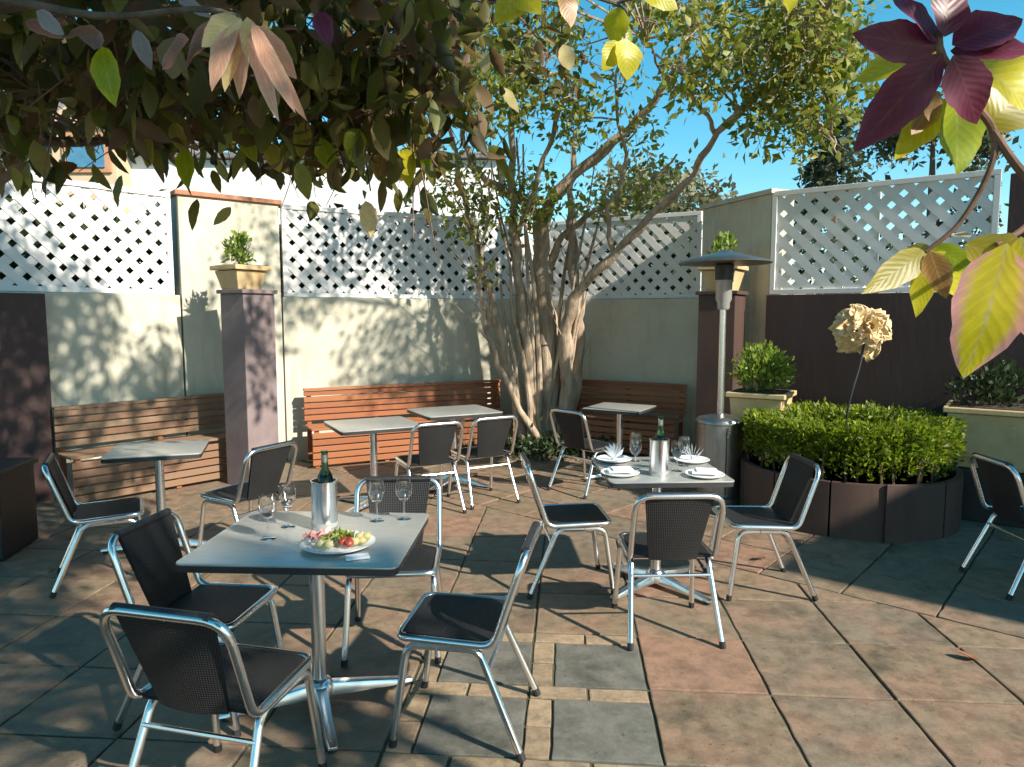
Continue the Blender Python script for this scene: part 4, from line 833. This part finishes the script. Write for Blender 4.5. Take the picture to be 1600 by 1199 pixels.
lm = [leaf_mesh('leaf', 'canopy_leaf_part', 1, w, droop=dr) for w, dr in ((.34, .18), (.4, .3), (.3, .05), (.44, .22))]
near = [c for c in CANOPY if c[2] < 3.3]; k = 0
while k < 210:
    c = random.choice(near); b = Vector(c[:3]) + Vector(np.random.normal(size=3)) * c[3] * .6; L = random.uniform(.1, .16)
    d = Vector((random.gauss(0, .45), random.gauss(-.1, .4), -1)).normalized()
    o, _ = leaf_obj('leaf', random.choice(lm), b, b + d, ft, random.uniform(-.9, .9)); o.scale = (L,) * 3; k += 1
fr = thing('overhanging_tree', 'tree reaching in with purple and yellow-green leaves before the shaded lattice', 'tree', (1.9, .75, 0))
MB().tube(smooth_path([(1.9, .75, -.05), (1.85, .8, .7), (1.8, .85, 1.3), (1.75, .9, 2.0), (1.5, .95, 2.6)], 4), [.06 - .002 * i for i in range(17)], 10).build('trunk', 'dark_bark', fr)
MB().tube(smooth_path([(1.8, .85, 1.5), (1.3, .95, 1.75), TWIGS_R[1][-1][:3]], 4), [.02, .019, .018, .016, .014, .012, .01, .008, .007], 8).build('branch', 'twig_bark', fr)
MB().tube(smooth_path([(1.6, .93, 2.4), (1.2, .96, 2.35), TWIGS_R[0][0][:3]], 4), [.02, .018, .016, .014, .013, .012, .01, .008, .006], 8).build('branch', 'twig_bark', fr)
for P in TWIGS_R:
    q = smooth_path(P, 5); MB().tube([tuple(a[:3]) for a in q], [a[3] for a in q], 8).build('twig', 'twig_bark', fr)
for b, t, w, m in BIG_LEAVES:
    par = fr if (b[0] > .55 and b[1] < 1.2) else ft; L = (Vector(t) - Vector(b)).length
    me = leaf_mesh('leaf', 'leaf_' + m, L, w, fold=random.uniform(.15, .6), droop=random.uniform(.02, .2)); leaf_obj('leaf', me, b, t, par, random.uniform(-.5, .5))
# ------------------------------------------------------------ beyond the walls
def far_tree(loc, hgt, rx, n, leafm, label, size=.22, conifer=False):
    t = thing('distant_tree', label, 'tree', loc)
    MB().tube([(loc[0], loc[1], -.05), (loc[0] + .1, loc[1], hgt * .5), (loc[0], loc[1], hgt * .92)], [.22, .15, .04], 8).build('trunk', 'dark_bark', t)
    bl = []
    for k in range(26):
        f = random.uniform(.35, 1); r = rx * (1.15 - f if conifer else math.sqrt(max(.05, 1 - ((f - .62) / .45) ** 2))); a = random.uniform(0, 6.28)
        bl.append((loc[0] + r * .7 * math.cos(a), loc[1] + r * .7 * math.sin(a), hgt * f, rx * random.uniform(.25, .42)))
    pts = np.concatenate([np.array(b[:3]) + np.random.normal(size=(n // 26, 3)) * b[3] * .5 for b in bl])
    stuff(obj('crown', foliage_mesh('crown', leafm, pts, rnd_dirs(len(pts), .3), np.random.uniform(.6, 1.3, len(pts)) * size, LS), t)); return t
far_tree((3.6, 17.5, 0), 5.5, 1.9, 3600, 'far_olive_leaf', 'olive-yellow tree beyond the lattice behind the patio heater')
far_tree((8.9, 20, 0), 7.3, 1.5, 3200, 'far_leaf', 'dark tree beyond the shaded lattice against the blue sky', .24, True)
far_tree((12.2, 21, 0), 7.8, 1.9, 3200, 'far_leaf', 'second dark tree beyond the shaded lattice behind the purple leaves', .26)
far_tree((5.2, 26, 0), 6.6, 1.5, 2600, 'far_leaf', 'bluish tree far behind the pier and patio heater', .26)
for x, y, hh, r in ((-6.3, 6.3, 2.75, .8), (-5.6, 7.1, 2.8, .8), (-4.95, 7.9, 2.8, .8), (-4.3, 8.7, 2.8, .8), (-3.0, 9.3, 2.85, .8), (-2.1, 9.75, 2.85, .8), (-1.2, 10.2, 2.85, .8), (-.3, 10.65, 2.85, .8), (.7, 10.9, 2.8, .8), (1.7, 10.3, 2.8, .8), (2.6, 9.7, 2.8, .8)):  # dark bushes added as backing, so the lattice holes look dark
    b_ = far_tree((x, y, 0), hh, r, 4200, 'dark_shrub_leaf', 'dark bush added close behind the lattice to darken its holes', .17); b_.name = 'backing_bush'; b_['category'] = 'bush'; b_['group'] = 'added dark bushes behind the lattice'
far_tree((8.6, 9.5, 0), 5.0, 1.3, 3600, 'far_leaf', 'tree close behind the brown boarding', .14)
hs_ = thing('neighbour_house', 'pale house with grey roof and an orange-framed window beyond the bright lattice', 'house', (-10.6, 17, 0))
MB().box((-10.6, 17.6, 2.55), (6.6, 5, 5.1)).build('wall', 'house_white', hs_, False)
MB().add([(-14.1, 14.8, 5.08), (-7.1, 14.8, 5.08), (-7.1, 20.4, 5.08), (-14.1, 20.4, 5.08), (-13, 17.6, 7.1), (-8.2, 17.6, 7.1)], [(0, 1, 5, 4), (2, 3, 4, 5), (0, 4, 3), (1, 2, 5), (0, 3, 2, 1)]).build('roof', 'roof_tile', hs_, False)
MB().box((-8.62, 14.9, 2.75), (1.3, .7, 5.5)).build('bay', 'house_beige', hs_, False, .02)
w = MB().box((-8.55, 14.53, 4.95), (.98, .06, .78)).build('window', 'window_wood', hs_, False, .01); MB().box((-8.55, 14.485, 4.93), (.74, .03, .54)).build('pane', 'pane', w, False)
MB().add([(-9.4, 14.4, 5.502), (-7.85, 14.4, 5.502), (-7.85, 15.3, 5.502), (-9.4, 15.3, 5.502), (-8.62, 14.4, 5.95), (-8.62, 15.3, 5.95)], [(0, 1, 4), (2, 3, 5), (1, 2, 5, 4), (3, 0, 4, 5), (0, 3, 2, 1)]).build('bay_roof', 'house_beige', hs_, False)
h2 = thing('neighbour_house', 'long white low building with flat roof behind the dappled lattice', 'house', (-3.4, 15.5, 0))
MB().box((-3.4, 16, 2.35), (6.2, 4, 4.7)).build('wall', 'house_white', h2, False); MB().box((-3.4, 16, 4.76), (6.5, 4.3, .1)).build('roof', 'roof_tile', h2, False, .01)
for x in (-5.5, -3.8, -2.0):
    w = MB().box((x, 13.975, 2.6), (.8, .05, .9)).build('window', 'white_paint', h2, False); MB().box((x, 13.94, 2.6), (.66, .03, .76)).build('pane', 'pane', w, False)
# axes along and across the sun's azimuth, for the added unseen shade casters
AZ = Vector((.78, -.626, 0)).normalized(); AQ = Vector((-AZ.y, AZ.x, 0)); MX = Matrix((AZ, AQ, Vector((0, 0, 1)))).transposed()
def aq(a, q, z): return AZ * a + AQ * q + Vector((0, 0, z))
# big crown added out of view to shade the food table; gaps cut sunward
def shade_crown_pts():
    out = []
    for k in range(92):
        a, q = random.uniform(1.6, 5.6), random.uniform(-3.4, 1.5); z = 2.9 + .7 * a + random.uniform(-1.9, 3.2) - .1 * abs(q)
        if z < 2.7: z = 2.7 + random.random() * .6
        c = aq(a, q, z); out.append((c.x, c.y, z, random.uniform(.45, .7)))
    return out
BC = shade_crown_pts(); p = in_balls(BC, 52, .6)
gaps = [Vector(g_) for g_ in ((-.42, 1.12, 1.98), (-.4, 1.12, 2.07), (.62, .95, 1.95), (.68, .9, 1.75), (.6, 1.0, 1.72), (-1.75, 2.15, 0), (.3, 2.2, 2.3))]  # points to be sunlit: leaves on their rays to the sun are removed
sv = np.array(SV); keep = np.ones(len(p), bool)
for g_ in gaps:
    d_ = p - np.array(g_); al = d_ @ sv; pe = np.linalg.norm(d_ - al[:, None] * sv[None, :], axis=1); keep &= ~((pe < .36) & (al > 0))
p = p[keep]
stuff(obj('crown', foliage_mesh('crown', 'canopy_leaf', p, rnd_dirs(len(p), .5), np.random.uniform(.15, .24, len(p)), LT, .35), fr))
br = MB()
for c in BC: C = Vector(c[:3]); br.tube(smooth_path([(1.5, .95, 2.6), (C + Vector((1.5, .95, 2.6))) / 2 + Vector((0, 0, .3)), C], 3), [.012, .011, .01, .009, .008, .006, .004], 5)
stuff(br.build('branches', 'dark_bark', fr))
tag(MB().box(aq(4.4, 5.95, 2.0), (.14, 2.6, 4.2), M=MX).build('shade_fence', 'brown_paint', None, False, .01), 'tall brown boarded fence added outside the picture to shade the yard', 'fence')  # unseen fence, added to cast shade on the paving by the planter
# ------------------------------------------------------------ fallen leaves and the rust stain by the planter
for i, (x, y, a, lab) in enumerate(((-3.35, 5.2, .4, 'red-brown fallen leaf near the black lidded box'), (2.28, 3.29, 1.2, 'dark red fallen leaf on the bare flags before the planter chair'), (1.75, 4.75, 2.2, 'small brown fallen leaf between the laid table and the planter'), (-1.9, 3.7, 3.0, 'orange fallen leaf on the flags behind the food table'))):
    o = obj('fallen_leaf', leaf_mesh('fallen_leaf', 'dead_leaf', .1, .06, fold=.5, droop=-.15), None, (x, y, .014)); o.rotation_euler = (.1, .15, a); tag(o, lab, 'leaf')
for me in bpy.data.meshes: me.update()
